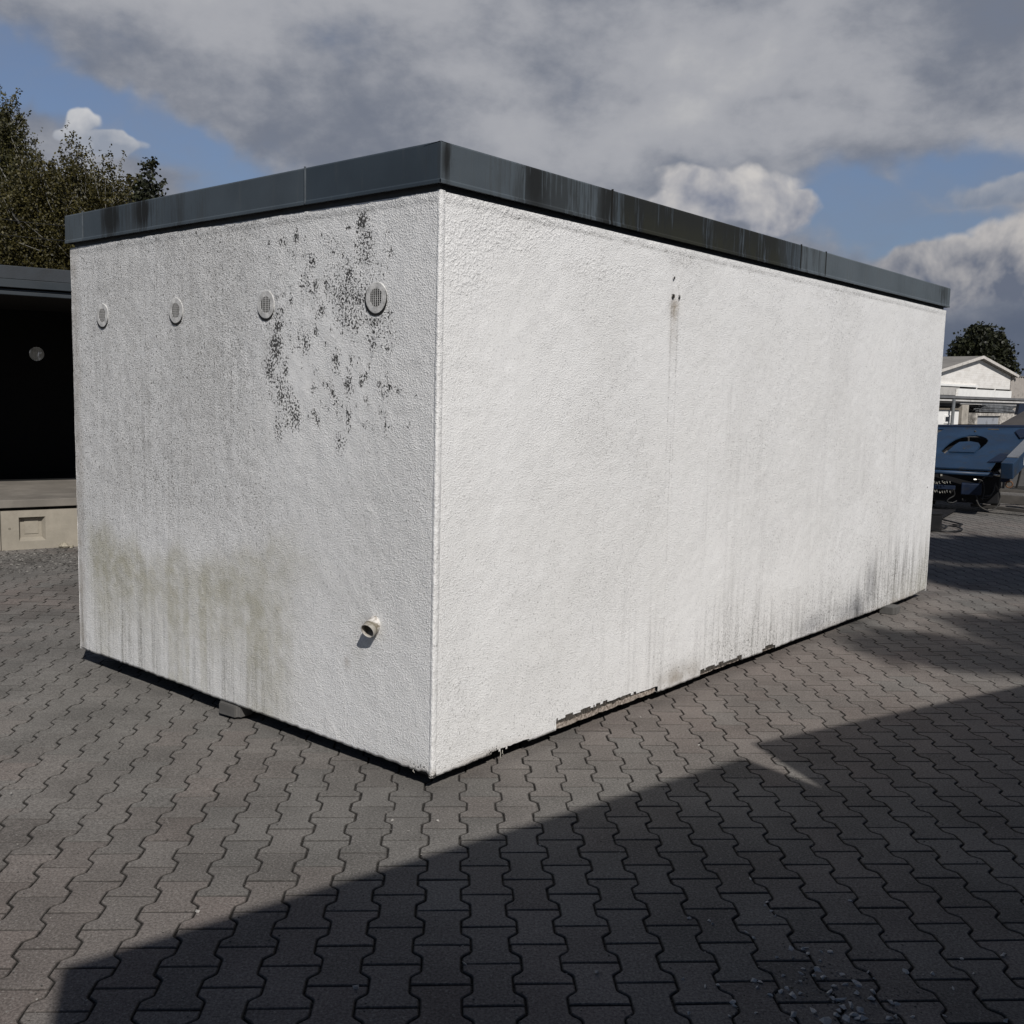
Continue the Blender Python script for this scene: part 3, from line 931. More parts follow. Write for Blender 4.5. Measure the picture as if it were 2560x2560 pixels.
for i, s in enumerate((.350, 1.086, 1.827, 2.559)): vent(s, 1.970, 0 if i == 0 else i)


# short overflow pipe, sloping down
def m_pipe(t, b):
    v = t.obj(); n = t.noise(v, 40, 5, .65)
    c = t.mix(t.ss(n, .47, .62), (.66, .63, .59), (.20, .17, .13)); c = t.mix(t.attr('ringdirt'), c, (.17, .15, .11))
    t.put(b.inputs['Base Color'], c); b.inputs['Roughness'].default_value = .6
    t.put(b.inputs['Normal'], t.bump(t.noise(v, 60, 3), .4, .002))


M_PIPE = material('white plastic pipe', (.72, .69, .66), .6, build=m_pipe)


def outlet():
    b0 = Vector((.02, .344 + .0035, .633 + .006)); tip = Vector((-.050, .334, .610))
    d = (tip - b0).normalized(); a = d.orthogonal().normalized(); bb = d.cross(a)
    L_ = (tip - b0).length; n = 36
    prof = [(0, .0325, 0), (.45, .0325, 0), (.63, .0325, .2), (.66, .0340, 1), (.74, .0342, 1), (.76, .0325, .7), (.985, .0325, .6), (1.0, .0315, .2), (1.0, .0292, .2), (.97, .0287, .5), (.1, .0285, .9)]
    V = []; att = []
    for (k, r, dd) in prof:
        for j in range(n):
            q = b0 + d * (L_ * k) + (a * cos(2 * pi * j / n) + bb * sin(2 * pi * j / n)) * r
            V.append(tuple(q)); att.append(dd)
    idx = np.arange(len(prof) * n).reshape(len(prof), n); nxt = np.roll(idx, -1, 1)
    F = np.stack([idx[:-1], nxt[:-1], nxt[1:], idx[1:]], -1).reshape(-1, 4)
    o = fast_mesh('overflow_pipe', np.array(V), F, M_PIPE, garage, dict(ringdirt=np.array(att)), smooth=True)
    mb = MB(); c = b0 + d * (L_ * .12)
    mb.v.append(tuple(c))
    for j in range(n): mb.v.append(tuple(c + (a * cos(2 * pi * j / n) + bb * sin(2 * pi * j / n)) * .0285))
    for j in range(n): mb.f.append((0, 1 + j, 1 + (j + 1) % n))
    mb.build('pipe_inside', M_DARKIN, o)


outlet()

# roots / plaster shreds hanging from the corner
for lst_ in ([(.415, 1, .010), (.428, 1, .006)], [(.10, 0, .004)]):
    for (s, side, ln) in lst_:
        p = Vector((s, -.004, ZB + .004)) if side else Vector((-.004, s, ZB + .006))
        q = [p + Vector((.003 * sin(k * 2.1 + s * 90), -.002 * k, -ln * k)) for k in range(4)]
        MB().tube(q, .0016, 5, .0007).build('plaster_shred', worn('old shreds', (.6, .57, .5), .3, 40, .9), garage)


# concrete packing blocks the garage stands on
def packing(lx, ly, w_, d_, label, rz=0.1):
    t_ = thing('concrete_block', label, 'block', (0, 0, 0), 0, 'packing blocks under the white garage')
    M = Matrix.Translation(garage_M @ Vector((lx, ly, 0))) @ Matrix.Rotation(BYAW + rz, 4, 'Z')
    t_.matrix_world = M
    bm = bmesh.new(); bmesh.ops.create_cube(bm, size=1)
    for v in bm.verts: v.co = Vector((v.co.x * w_, v.co.y * d_, (v.co.z + .5) * .056))
    bmesh.ops.bevel(bm, geom=[e for e in bm.edges if abs(e.verts[0].co.z - e.verts[1].co.z) > .01], offset=.02, segments=3, affect='EDGES')
    bmesh.ops.bevel(bm, geom=[e for e in bm.edges if e.is_manifold and e.calc_face_angle() > .6], offset=.004, segments=2, affect='EDGES')
    me = bpy.data.meshes.new('block_body'); bm.to_mesh(me); bm.free()
    me.materials.append(M_CONC); o = bpy.data.objects.new('block_body', me); COL.objects.link(o); o.parent = t_
    return t_


garage_M = Matrix.Translation((BX, BY, 0)) @ Matrix.Rotation(BYAW, 4, 'Z')
packing(.04, 1.40, .12, .16, 'rounded grey concrete block under the vented end wall of the white garage')
packing(4.93, -.01, .16, .14, 'grey concrete block under the far end of the long bright garage wall')

# ------------------------------------------------------------------ open dock-like garage on the left
DP = Plane((-4.5765, 9.7593, 0), radians(34))
dock = thing('open_garage', 'dark open-fronted concrete garage with pale floor slab behind the white one, at left edge', 'garage', DP.p, radians(34))
DL0, DL1 = -3.4, 3.2          # along the front
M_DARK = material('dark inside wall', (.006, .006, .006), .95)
M_SLAB = worn('pale floor slab', (.215, .195, .168), .25, 3, .85, bump=.3, bdist=.002, bscale=60, dirt=(.16, .14, .12), damt=.35)
M_PLINTH = worn('cream precast concrete', (.36, .325, .265), .22, 3, .9, bump=.5, bdist=.003, bscale=50, dirt=(.20, .17, .13), damt=.5, spec=.2)
M_ROOFEDGE = worn('grey roof edge', (.042, .048, .055), .25, 5, .7, bump=.5, bdist=.003, bscale=80, dirt=(.03, .03, .03), damt=.5)
M_GREYFLAT = worn('smooth grey metal', (.035, .043, .050), .12, 3, .55, bump=.05)
# plinth (foundation element) with moulded pocket
px0, px1, pz0, pz1 = -.18, .056, .081, .313


def plinth():
    bm = MB()
    y0 = -.0; D_ = .25; L0, L1, Ht = -.335, 2.1, .378

    def front(a, b_, c, d_):  # quad on the front plane
        bm.quad((a, 0, c), (b_, 0, c), (b_, 0, d_), (a, 0, d_))
    front(L0, px0, .0, Ht); front(px1, L1, .0, Ht); front(px0, px1, pz1, Ht); front(px0, px1, .0, pz0)
    ix0, ix1, iz0, iz1, dp = px0 + .018, px1 - .028, pz0 + .030, pz1 - .010, .055
    bm.quad((px0, 0, pz0), (px0, 0, pz1), (ix0, dp, iz1), (ix0, dp, iz0))
    bm.quad((px1, 0, pz0), (px1, 0, pz1), (ix1, dp, iz1), (ix1, dp, iz0))
    bm.quad((px0, 0, pz1), (px1, 0, pz1), (ix1, dp, iz1), (ix0, dp, iz1))
    bm.quad((px0, 0, pz0), (px1, 0, pz0), (ix1, dp, iz0), (ix0, dp, iz0))
    # inner panel with a small raised square
    qx0, qx1, qz0, qz1 = ix0 + .035, ix1 - .03, iz0 + .035, iz1
    bm.quad((ix0, dp, iz0), (ix1, dp, iz0), (ix1, dp, iz1), (ix0, dp, iz1))
    bm.box(qx0, qx1, dp - .006, dp + .01, qz0, qz1 - .004)
    bm.quad((L0, 0, Ht), (L1, 0, Ht), (L1, D_, Ht), (L0, D_, Ht))
    bm.quad((L0, 0, 0), (L0, D_, 0), (L0, D_, Ht), (L0, 0, Ht)); bm.quad((L1, 0, 0), (L1, D_, 0), (L1, D_, Ht), (L1, 0, Ht))
    o = bm.build('plinth', M_PLINTH, dock)
    mb = MB(); 
    pts = [Vector((-.262 + .008 * cos(k * pi / 8), -.002, .208 + .008 * sin(k * pi / 8))) for k in range(17)]
    mb.tube(pts, .0016, 6, cap=False); mb.build('anchor_ring', material('ring mark', (.10, .09, .07), .8), o)
    MB().box(-2.9, -.341, .0, .25, 0, .376, ch=.005).build('plinth', M_PLINTH, dock)


plinth()
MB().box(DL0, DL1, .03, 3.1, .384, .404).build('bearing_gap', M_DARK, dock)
MB().box(DL0, DL1, -.012, 3.0, .409, .484, ch=.006).build('floor_slab', M_SLAB, dock)
# inner floor, its shade put in as a black sheet
mb = MB()
mb.box(DL0, DL1, 2.98, 3.08, .40, 2.50)
n_ = 24
o_ = mb  # back wall is rebuilt with a round hole below
mb = MB()
vx, vz, vr = .48, 1.948, .083
outer = [Vector((DL0, 0, .46)), Vector((DL1, 0, .46)), Vector((DL1, 0, 2.5)), Vector((DL0, 0, 2.5))]
hole = [Vector((vx + vr * cos(2 * pi * k / 28), 0, vz + vr * sin(2 * pi * k / 28))) for k in range(28)]
tris = tessellate_polygon([outer, hole]); allp = outer + hole
for y in (2.90, 3.0):
    b0 = len(mb.v); mb.v += [(p.x, y, p.z) for p in allp]; mb.f += [tuple(b0 + i for i in tr) for tr in tris]
b0 = len(mb.v)
for k in range(28):
    mb.v += [(hole[k].x, 2.90, hole[k].z), (hole[k].x, 3.0, hole[k].z)]
for k in range(28):
    k2 = (k + 1) % 28; mb.f.append((b0 + 2 * k, b0 + 2 * k2, b0 + 2 * k2 + 1, b0 + 2 * k + 1))
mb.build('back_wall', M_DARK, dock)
vg = MB()
for k in range(-7, 8):
    z = k * .0108; h = sqrt(max(0, vr ** 2 - z ** 2)); vg.box(vx - h, vx + h, 2.89, 2.897, vz + z - .0040, vz + z + .0040)
for y in (-.03, .03, .0):
    h = sqrt(vr ** 2 - y ** 2); vg.box(vx + y - .003, vx + y + .003, 2.885, 2.889, vz - h, vz + h)
vg.build('round_vent', worn('vent slats', (.80, .80, .78), .2, 10, .7), dock)
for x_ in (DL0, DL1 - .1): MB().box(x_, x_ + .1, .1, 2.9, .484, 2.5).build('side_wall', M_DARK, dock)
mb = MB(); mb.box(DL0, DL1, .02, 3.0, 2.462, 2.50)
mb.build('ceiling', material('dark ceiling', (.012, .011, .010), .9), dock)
mb = MB(); mb.box(DL0 + .1, DL1 - .1, 2.06, 2.895, .4845, .500); mb.build('floor_shade', material('black floor shade', (.006, .006, .006), .9), dock)  # black sheet in place of the roof's shade on the floor
lt = MB().box(DL0, DL1, -.004, .07, 2.412, 2.445, ch=.003).box(DL0, DL1, -.001, .07, 2.448, 2.462)
lt.build('lintel', M_GREYFLAT, dock)
MB().box(DL0, DL1, -.035, .03, 2.478, 2.552, ch=.003).build('roof_fascia', M_GREYFLAT, dock)
MB().box(DL0, DL1, -.020, 3.05, 2.555, 2.677, ch=.006).build('roof_edge', M_ROOFEDGE, dock)

# lumps of old mortar lying at the foot of the plinth


def rock(name, loc, size, seed, mat, rz=0, flat=.6):
    bm = bmesh.new(); bmesh.ops.create_icosphere(bm, subdivisions=2, radius=1)
    r_ = random.Random(seed)
    ph = [r_.uniform(0, 6) for _ in range(6)]
    for v in bm.verts:
        c = v.co.copy()
        k = 1 + .22 * sin(3 * c.x + ph[0]) + .18 * sin(4 * c.y + ph[1]) + .16 * sin(5 * c.z + ph[2]) + r_.uniform(-.10, .10)
        v.co = Vector((c.x * k * size[0], c.y * k * size[1], c.z * k * size[2]))
    me = bpy.data.meshes.new(name); bm.to_mesh(me); bm.free(); me.materials.append(mat)
    o = bpy.data.objects.new(name, me); COL.objects.link(o); o.location = loc; o.rotation_euler = (0, 0, rz)
    return o


M_RUB2 = worn('mortar lump', (.40, .36, .28), .4, 20, .95, bump=.9, bdist=.01, bscale=60)
g = DP.p + DP.d * .21 - DP.n * -.05
o = rock('mortar_lump', (g.x, g.y, .022), (.055, .04, .030), 3, M_RUB2); tag(o, 'pale crumbling mortar lump at the foot of the cream plinth', 'rubble')
g = DP.p + DP.d * .275 + DP.n * .05
o = rock('mortar_lump', (g.x, g.y, .012), (.026, .03, .018), 5, M_RUB2); tag(o, 'small brown lump right of the larger one at the plinth foot', 'rubble')

# ------------------------------------------------------------------ loose chips and gravel on the paving
M_CHIP = worn('stone chip', (.55, .54, .52), .3, 30, .9, bump=.6, bdist=.003, bscale=200)
M_CHIPL = worn('pale stone chip', (.42, .40, .37), .2, 30, .9, bump=.5, bdist=.003, bscale=200)
chips = []


def chip_mesh(seed):
    bm = bmesh.new(); r_ = random.Random(seed)
    pts = [Vector((r_.gauss(0, .55), r_.gauss(0, .42), r_.gauss(0, .26))) for _ in range(14)]
    for p in pts:
        if p.length > 1.1: p *= 1.1 / p.length
        bm.verts.new(p)
    res = bmesh.ops.convex_hull(bm, input=bm.verts)
    bmesh.ops.delete(bm, geom=[v for v in bm.verts if not v.link_faces], context='VERTS')
    me = bpy.data.meshes.new('stone_chip'); bm.to_mesh(me); bm.free()
    return me


proto = [chip_mesh(k) for k in range(9)]
for p in proto[:6]: p.materials.append(M_CHIP)
for p in proto[6:]: p.materials.append(M_CHIPL)


def ground_pt(px, py):
    d = ray(px, py); t = -CAM_H / d.z
    return Vector((0, 0, CAM_H)) + d * t


def add_chip(px, py, size, kind, label, group):
    g = ground_pt(px, py)
    o = bpy.data.objects.new('stone_chip', proto[kind]); COL.objects.link(o)
    o.location = (g.x, g.y, size * .26); o.scale = (size, size, size); o.rotation_euler = (random.uniform(-.3, .3), random.uniform(-.3, .3), random.uniform(0, 6.28))
    tag(o, label, 'stone', group)


GL = 'grey stone chip in the loose scatter on shaded paving at bottom right'
pts = [(2066, 2556, 22), (2090, 2540, 14), (2100, 2500, 18), (2110, 2520, 16), (2128, 2515, 15), (2135, 2540, 14), (2146, 2545, 17), (2160, 2550, 16), (2075, 2480, 14), (2084, 2498, 13), (2088, 2470, 12), (2060, 2445, 13), (2045, 2425, 12), (2034, 2440, 9), (2033, 2527, 17),
       (1985, 2490, 15), (2003, 2487, 11), (1953, 2480, 10), (1968, 2472, 9), (1983, 2540, 15), (1979, 2552, 11), (1830, 2505, 11), (1836, 2516, 9), (1925, 2489, 10), (1823, 2540, 7), (1722, 2535, 9), (1762, 2466, 10), (1794, 2463, 8), (1709, 2448, 8), (1885, 2452, 11), (1900, 2455, 11),
       (1893, 2470, 8), (2003, 2435, 10), (2008, 2423, 9), (1961, 2441, 9), (2000, 2454, 7), (1976, 2372, 11), (2008, 2375, 9), (2015, 2370, 10), (2018, 2385, 8), (1944, 2395, 8), (2053, 2380, 7), (2076, 2381, 10), (1884, 2346, 9), (1866, 2331, 8), (1774, 2302, 9), (1780, 2311, 9), (1723, 2296, 8),
       (1918, 2256, 10), (1913, 2265, 7), (1876, 2197, 9), (1929, 2278, 7), (1939, 2290, 6), (2126, 2253, 8), (2142, 2461, 16), (2143, 2486, 13), (2112, 2462, 10), (2105, 2436, 10), (2182, 2480, 12), (2178, 2498, 13), (2265, 2428, 11), (2268, 2434, 8), (2170, 2430, 8), (2230, 2508, 15), (2238, 2545, 12), (2224, 2548, 11),
       (2243, 2511, 10), (2333, 2437, 10), (2383, 2471, 8), (2404, 2398, 8), (2513, 2388, 9), (2506, 2390, 7), (2434, 2434, 6), (2515, 2553, 10), (2362, 2540, 7), (2280, 2542, 8), (2185, 2447, 6), (2150, 2525, 12), (2118, 2548, 14), (2098, 2530, 12), (2154, 2532, 10), (1890, 2532, 7), (1982, 2395, 7), (2050, 2402, 5)]
for i, (x, y, s_) in enumerate(pts):
    add_chip(x, y, s_ * .00095, i % 6, GL, 'loose stone chips at bottom right')
for (x, y, s_, lb) in [(891, 2470, 10, 'pale pebble on dark shaded paving near the bottom, left of centre'), (1162, 2411, 9, 'flat grey pebble beside a wavy joint at bottom centre'), (1493, 2434, 8, 'small grey chip on shaded paving, right of bottom centre'),
                       (1021, 2078, 7, 'white pebble on sunlit paving just below the garage corner, lower of two'), (981, 2051, 6, 'white pebble on sunlit paving nearest below the garage corner'), (1094, 2053, 7, 'white flat chip on sunlit paving right of the other corner pebbles'),
                       (495, 2280, 8, 'buff pebble in a joint at the shadow edge, lower left'), (1748, 1864, 7, 'pale chip in a joint below the long garage wall'), (1549, 1886, 7, 'tan chip in a joint below the chipped wall base'), (2503, 1623, 9, 'pale stone piece on the paving near the right edge'),
                       (1350, 2114, 5, 'small pale stone right beside a joint within the shadow boundary'), (727, 1965, 6, 'light pebble in a joint below the end wall'), (28, 1984, 8, 'grey pebble on sunlit paving at the far left edge'), (1602, 1794, 6, 'thin pale flake on paving near the long wall')]:
    add_chip(x, y, s_ * .0011, 6 + (int(x) % 3), lb, None)


def grit():
    """fine gravel grains lying in and beside the joints"""
    base = proto[0]; bv = np.array([v.co[:] for v in base.vertices]); base.calc_loop_triangles()
    bt = np.array([t.vertices[:] for t in base.loop_triangles])
    P = []; sz = []
    for k in range(5200):
        y = .9 + 9.5 * random.random() ** 1.3; x = random.uniform(-.62 * y - .5, .62 * y + .5)
        # snap many of them to the wavy joints
        q = np.array([x - TILE_O.x, y - TILE_O.y]); a = q @ TU; b_ = q @ TW
        if random.random() < .8:
            i = round((a - .07) / .14); sgn = 1 if i % 2 == 0 else -1
            vv = ((b_ + .1) % .2) - .1
            sh = float(sst(np.array(abs(vv)), .030, .064)) * 2 - 1
            a = i * .14 + .07 + sgn * .0140 * sh + random.gauss(0, .0022)
        P.append(np.array([TILE_O.x, TILE_O.y]) + a * TU + b_ * TW); sz.append(random.uniform(.0014, .0034) * (1 + .05 * y))
    for k in range(260):
        g = ground_pt(random.gauss(2080, 130), random.gauss(2475, 65)); P.append(np.array([g.x, g.y])); sz.append(random.uniform(.0012, .0042))
    for k in range(900):
        g = ground_pt(random.uniform(-40, 215), random.gauss(1400, 16)); P.append(np.array([g.x, g.y])); sz.append(random.uniform(.004, .014))
    P = np.array(P); sz = np.array(sz); N = len(P)
    ang = RNG.random(N) * 6.28; c, s = np.cos(ang)[:, None], np.sin(ang)[:, None]
    X = P[:, :1] + (bv[None, :, 0] * c - bv[None, :, 1] * s) * sz[:, None]; Y = P[:, 1:] + (bv[None, :, 0] * s + bv[None, :, 1] * c) * sz[:, None]
    Z = dip(P[:, :1], P[:, 1:]) + bv[None, :, 2] * sz[:, None] + .0005 + sz[:, None] * .2
    V = np.stack([X, Y, Z], 2).reshape(-1, 3); F = (bt[None] + (np.arange(N) * len(bv))[:, None, None]).reshape(-1, 3)
    def mg(t, b):
        t.put(b.inputs['Base Color'], t.mix(t.ss(t.attr('tone'), .2, 1.0), (.05, .047, .042), (.28, .265, .24))); b.inputs['Roughness'].default_value = .9
    o = fast_mesh('grit', V, F, material('grit', (.3, .3, .3), .9, build=mg), attrs=dict(tone=np.repeat(RNG.random(N) ** 1.6, len(bv))))
    tag(o, 'fine loose grit in the joints of the paving', 'grit', kind='stuff')


grit()


# ------------------------------------------------------------------ trees
def leaf_mat(name, dark, light, tr=.25):
    def f(t, b):
        c = t.mix(t.attr('tone'), dark, light)
        t.put(b.inputs['Base Color'], c); b.inputs['Roughness'].default_value = .55
        tl = t.new('ShaderNodeBsdfTranslucent'); t.put(tl.inputs[0], c)
        mx = t.new('ShaderNodeMixShader'); mx.inputs[0].default_value = tr
        out = t.t.nodes['Material Output']
        t.l.new(b.outputs[0], mx.inputs[1]); t.l.new(tl.outputs[0], mx.inputs[2]); t.l.new(mx.outputs[0], out.inputs[0])
    return material(name, dark, .5, build=f, spec=.4)


M_BARK_P = worn('pale bark', (.30, .29, .26), .4, 5, .9, bump=.5, bdist=.01)
M_BARK_D = worn('dark bark', (.09, .08, .065), .4, 5, .95, bump=.5, bdist=.01)


def tree(name, label, base, blobs, leaf, n_shoots, per, bark, lmat, seed, upward=.5, shoot=(.5, 1.0), trunk_r=.14, group=None, width=.5, spread=.10):
    """blobs: (centre, radii); shoots sprout inside them, leaves hang along the shoots"""
    r_ = np.random.default_rng(seed)
    t_ = thing(name, label, 'tree', base, 0, group); B = np.array(base)
    vol = np.array([b[1][0] * b[1][1] * b[1][2] for b in blobs]) ** .75; vol = vol / vol.sum()
    which = r_.choice(len(blobs), n_shoots, p=vol)
    dirs = r_.normal(size=(n_shoots, 3)); dirs /= np.linalg.norm(dirs, axis=1)[:, None]
    rad = r_.random(n_shoots) ** .42
    cen = np.array([b[0] for b in blobs])[which]; rr = np.array([b[1] for b in blobs])[which]
    lump = .80 + .45 * vnoise(dirs[:, 0] * 2.3 + which * 7.1, dirs[:, 2] * 2.3 + dirs[:, 1] * 1.7, seed)
    start = cen + dirs * rr * (rad * lump)[:, None] - B
    sd = dirs * (1 - upward) + np.array([0, 0, upward]) + r_.normal(size=(n_shoots, 3)) * .25
    sd /= np.linalg.norm(sd, axis=1)[:, None]
    sl = r_.uniform(*shoot, n_shoots)
    N = n_shoots * per
    k = r_.random((n_shoots, per))
    pos = start[:, None, :] + sd[:, None, :] * (k * sl[:, None])[:, :, None] + r_.normal(size=(n_shoots, per, 3)) * spread * (1.15 - k[:, :, None])
    pos = pos.reshape(-1, 3)
    nx = r_.normal(size=(N, 3)); nx[:, 2] -= .4; nx /= np.linalg.norm(nx, axis=1)[:, None]
    ny = np.cross(nx, r_.normal(size=(N, 3))); ny /= np.linalg.norm(ny, axis=1)[:, None]
    sz = leaf * r_.uniform(.55, 1.25, N)[:, None]
    a = pos; b = pos + nx * sz * .5 + ny * sz * width * .5; c = pos + nx * sz; d = pos + nx * sz * .5 - ny * sz * width * .5
    V = np.stack([a, b, c, d], 1).reshape(-1, 3); F = np.arange(N * 4).reshape(-1, 4)
    tone = np.repeat(np.clip(r_.normal(.42, .28, N), 0, 1), 4)
    fast_mesh('crown', V, F, lmat, t_, dict(tone=tone))
    # trunk, limbs to each blob, twigs to shoots
    mb = MB(); top = np.array([b[0] for b in blobs]).mean(0) - B
    hz = max(b[0][2] + b[1][2] * .55 for b in blobs) - B[2]
    tp = [Vector((0, 0, 0)), Vector((top[0] * .15, top[1] * .15, hz * .25)), Vector((top[0] * .6, top[1] * .6, hz * .5)), Vector((top[0], top[1], hz * .8)), Vector((top[0], top[1], hz))]
    mb.tube(tp, trunk_r, 10, trunk_r * .2)
    lb = MB()
    for bi, b in enumerate(blobs):
        c = Vector(np.array(b[0]) - B); st = tp[1].lerp(tp[3], min(1, max(0, (c.z - b[1][2] * .8) / max(hz, .1))))
        lb.tube([st, st.lerp(c, .5) + Vector((0, 0, -.15)), c, c + Vector((0, 0, b[1][2] * .7))], trunk_r * .5, 7, trunk_r * .10)
        idx = np.where(which == bi)[0]
        for j in idx[:max(6, len(idx) // 6)]:
            p = Vector(start[j]); q = Vector(start[j] + sd[j] * sl[j])
            lb.tube([c.lerp(p, .15), c.lerp(p, .6) + Vector((0, 0, -.08)), p, q], trunk_r * .14, 4, trunk_r * .03, cap=False)
    mb.build('trunk', bark, t_, smooth=True); lb.build('branches', bark, t_, smooth=True)
    return t_


L_POP = leaf_mat('poplar leaf', (.022, .023, .007), (.092, .084, .025))
L_POP2 = leaf_mat('poplar leaf yellowish', (.026, .024, .007), (.106, .090, .025))
L_OAK = leaf_mat('oak leaf', (.009, .011, .005), (.038, .042, .016), .12)


def bl(px, toppx, botpx, wpx, Y, dpt=1.5):
    """crown lobe: spans from toppx to botpx (photo rows) at depth Y, half width wpx"""
    a = at(px, toppx, Y); c = at(px, botpx, Y); r = wpx / FPX * Y
    return ((a.x, Y, (a.z + c.z) / 2), (r, dpt, (a.z - c.z) / 2))


TL = 'trees behind the open garage'
Y = 33
tree('poplar', 'tallest loose-leaved poplar cut by the left picture edge', (-17.2, Y, 0),
     [bl(-20, 275, 800, 75, Y), bl(-110, 240, 820, 95, Y), bl(45, 420, 760, 70, Y - 1, 1.2), bl(8, 262, 480, 26, Y, .5), bl(34, 345, 520, 22, Y, .5)], .090, 3000, 30, M_BARK_P, L_POP, 1, .55, (.4, 1.0), .2, TL, .7)
Y = 31
tree('poplar', 'broad olive green poplar beside the tallest one, above the garage roof corner', (-13.9, Y, 0),
     [bl(100, 412, 820, 62, Y), bl(172, 405, 820, 66, Y), bl(228, 430, 830, 60, Y), bl(278, 440, 830, 38, Y), bl(150, 430, 860, 105, Y + 1, 2.0), bl(240, 500, 880, 85, Y + 1, 2.0), bl(60, 480, 860, 60, Y, 1.5)], .085, 5000, 30, M_BARK_P, L_POP2, 2, .6, (.35, .9), .17, TL, .7)
Y = 38
tree('oak', 'small dark round oak crown rising behind the left end of the garage roof', (-13.6, Y, 0),
     [bl(352, 470, 900, 32, Y), bl(380, 455, 900, 26, Y), bl(300, 520, 900, 60, Y), bl(396, 490, 900, 16, Y, .8)], .15, 2000, 26, M_BARK_D, L_OAK, 3, .2, (.2, .5), .2, TL, .75)
Y = 36
tree('oak', 'dense dark tree filling in low behind the two poplars', (-17.5, Y, 0),
     [bl(40, 590, 900, 130, Y, 1.5), bl(190, 600, 900, 110, Y, 1.5)], .16, 1500, 26, M_BARK_D, L_OAK, 4, .2, (.2, .6), .2, TL, .75)
Y = 135
tree('oak', 'distant dark oak standing behind the pale gabled hall', (at(2470, 1000, Y).x, Y, 0),
     [bl(2455, 826, 915, 42, Y, 3), bl(2420, 850, 900, 30, Y, 2), bl(2490, 845, 915, 28, Y, 2), bl(2512, 880, 945, 18, Y, 1.5), bl(2455, 818, 860, 20, Y, 2), bl(2528, 905, 935, 8, Y, 1), bl(2440, 870, 930, 40, Y, 3)], .44, 1500, 12, M_BARK_D, L_OAK, 5, .2, (.4, 1.1), .4, None, .8, spread=.35)

# tree out of sight behind the camera, whose crown dapples the paving on the right
Hs = 13.0; sh = Vector((SUN.x / SUN.z * Hs, SUN.y / SUN.z * Hs, Hs))
lob = []
for (x, y, ra, rb) in [(4.7, 11.35, .65, .8), (5.7, 11.2, .85, .95), (7.1, 11.0, 1.0, .95), (8.6, 10.8, 1.0, .9), (4.15, 9.45, .4, .26), (4.75, 9.15, .6, .5), (5.6, 8.9, .7, .65), (6.8, 8.9, .9, .8), (3.75, 6.9, .38, .30), (4.5, 6.95, .55, .42), (5.5, 7.2, .7, .5), (2.62, 6.50, .26, .16), (3.0, 6.42, .30, .14)]:
    lob.append(((x + sh.x, y + sh.y, Hs), (ra, rb, .42)))
tree('lime_tree', 'large lime tree standing behind the camera beside the workshop', (13.5, -5.0, 0), lob, .11, 3600, 22, M_BARK_D, L_OAK, 6, .1, (.15, .35), .25, None, .8, spread=.10)

# ------------------------------------------------------------------ building behind the camera that casts the foreground shade
M_SHOP = worn('grey render', (.16, .157, .15), .2, 3, .9)
for (nm, lb, x_, y_, ang_, ln, dp) in [('storage_unit', 'grey rendered storage unit behind the camera, the narrow left one of two', -.023, -1.021, 38.0, 2.88, 6.0),
                                       ('storage_unit', 'grey rendered storage unit behind the camera, the long right one of two', 2.334, .948, 31.5, 6.2, 3.0)]:
    shop = thing(nm, lb, 'building', (x_, y_, 0), radians(ang_), 'storage units behind the camera')
    MB().box(0, ln, -dp, 0, .05, 3.24).build('wall', M_SHOP, shop)
    MB().box(-.0, ln, -dp, .0, 3.245, 3.40).build('roof', M_ROOFEDGE, shop)
    MB().box(ln * .35, ln * .35 + .95, -.02, .014, 0.06, 2.05).build('door', worn('grey door', (.12, .13, .14), .2, 4, .6), shop)

# ------------------------------------------------------------------ overhead cables at left
M_CABLE = material('black cable', (.012, .012, .012), .6)
for (y0, y1, lb) in [(516, 538, 'upper thin black overhead cable in front of the trees'), (558, 573, 'lower thin black overhead cable in front of the trees')]:
    a = at(-420, y0 - 60, 26); b_ = at(420, y1 + 32, 29)
    pts = []
    for k in range(25):
        u_ = k / 24; p = a.lerp(b_, u_); p.z -= .35 * (1 - (2 * u_ - 1) ** 2); pts.append(p)
    # drop so that it passes in front of the crowns
    o = MB().tube(pts, .009, 6).build('overhead_cable', M_CABLE); tag(o, lb, 'cable', 'overhead cables')

# ------------------------------------------------------------------ far buildings on the right
ANG = radians(42.1)
P_H = at(2447, 1000, 112); P_H.z = 0
HP = Plane(P_H, ANG)
hall = thing('gabled_hall', 'pale gable-ended industrial hall with low-pitched roof, far right background', 'building', P_H, ANG)


def m_hall(t, b):
    v = t.obj(); n = t.noise(t.mapv(v, (.5, .5, 1.2)), 1.5, 5, .65)
    br = t.new('ShaderNodeTexBrick'); 
    sx = t.new('ShaderNodeSeparateXYZ'); t.put(sx.inputs[0], v)
    cx = t.new('ShaderNodeCombineXYZ'); t.put(cx.inputs[0], sx.outputs[0]); t.put(cx.inputs[1], sx.outputs[2])
    t.put(br.inputs['Vector'], cx.outputs[0]); br.inputs['Scale'].default_value = 1.0
    br.inputs['Brick Width'].default_value = .5; br.inputs['Row Height'].default_value = .24; br.inputs['Mortar Size'].default_value = .018
    c = t.mix(t.ss(n, .35, .72), (.84, .815, .775), (.68, .65, .605))
    c = t.mix(t.mul(br.outputs['Fac'], .25), c, (.45, .42, .38))
    t.put(b.inputs['Base Color'], c)


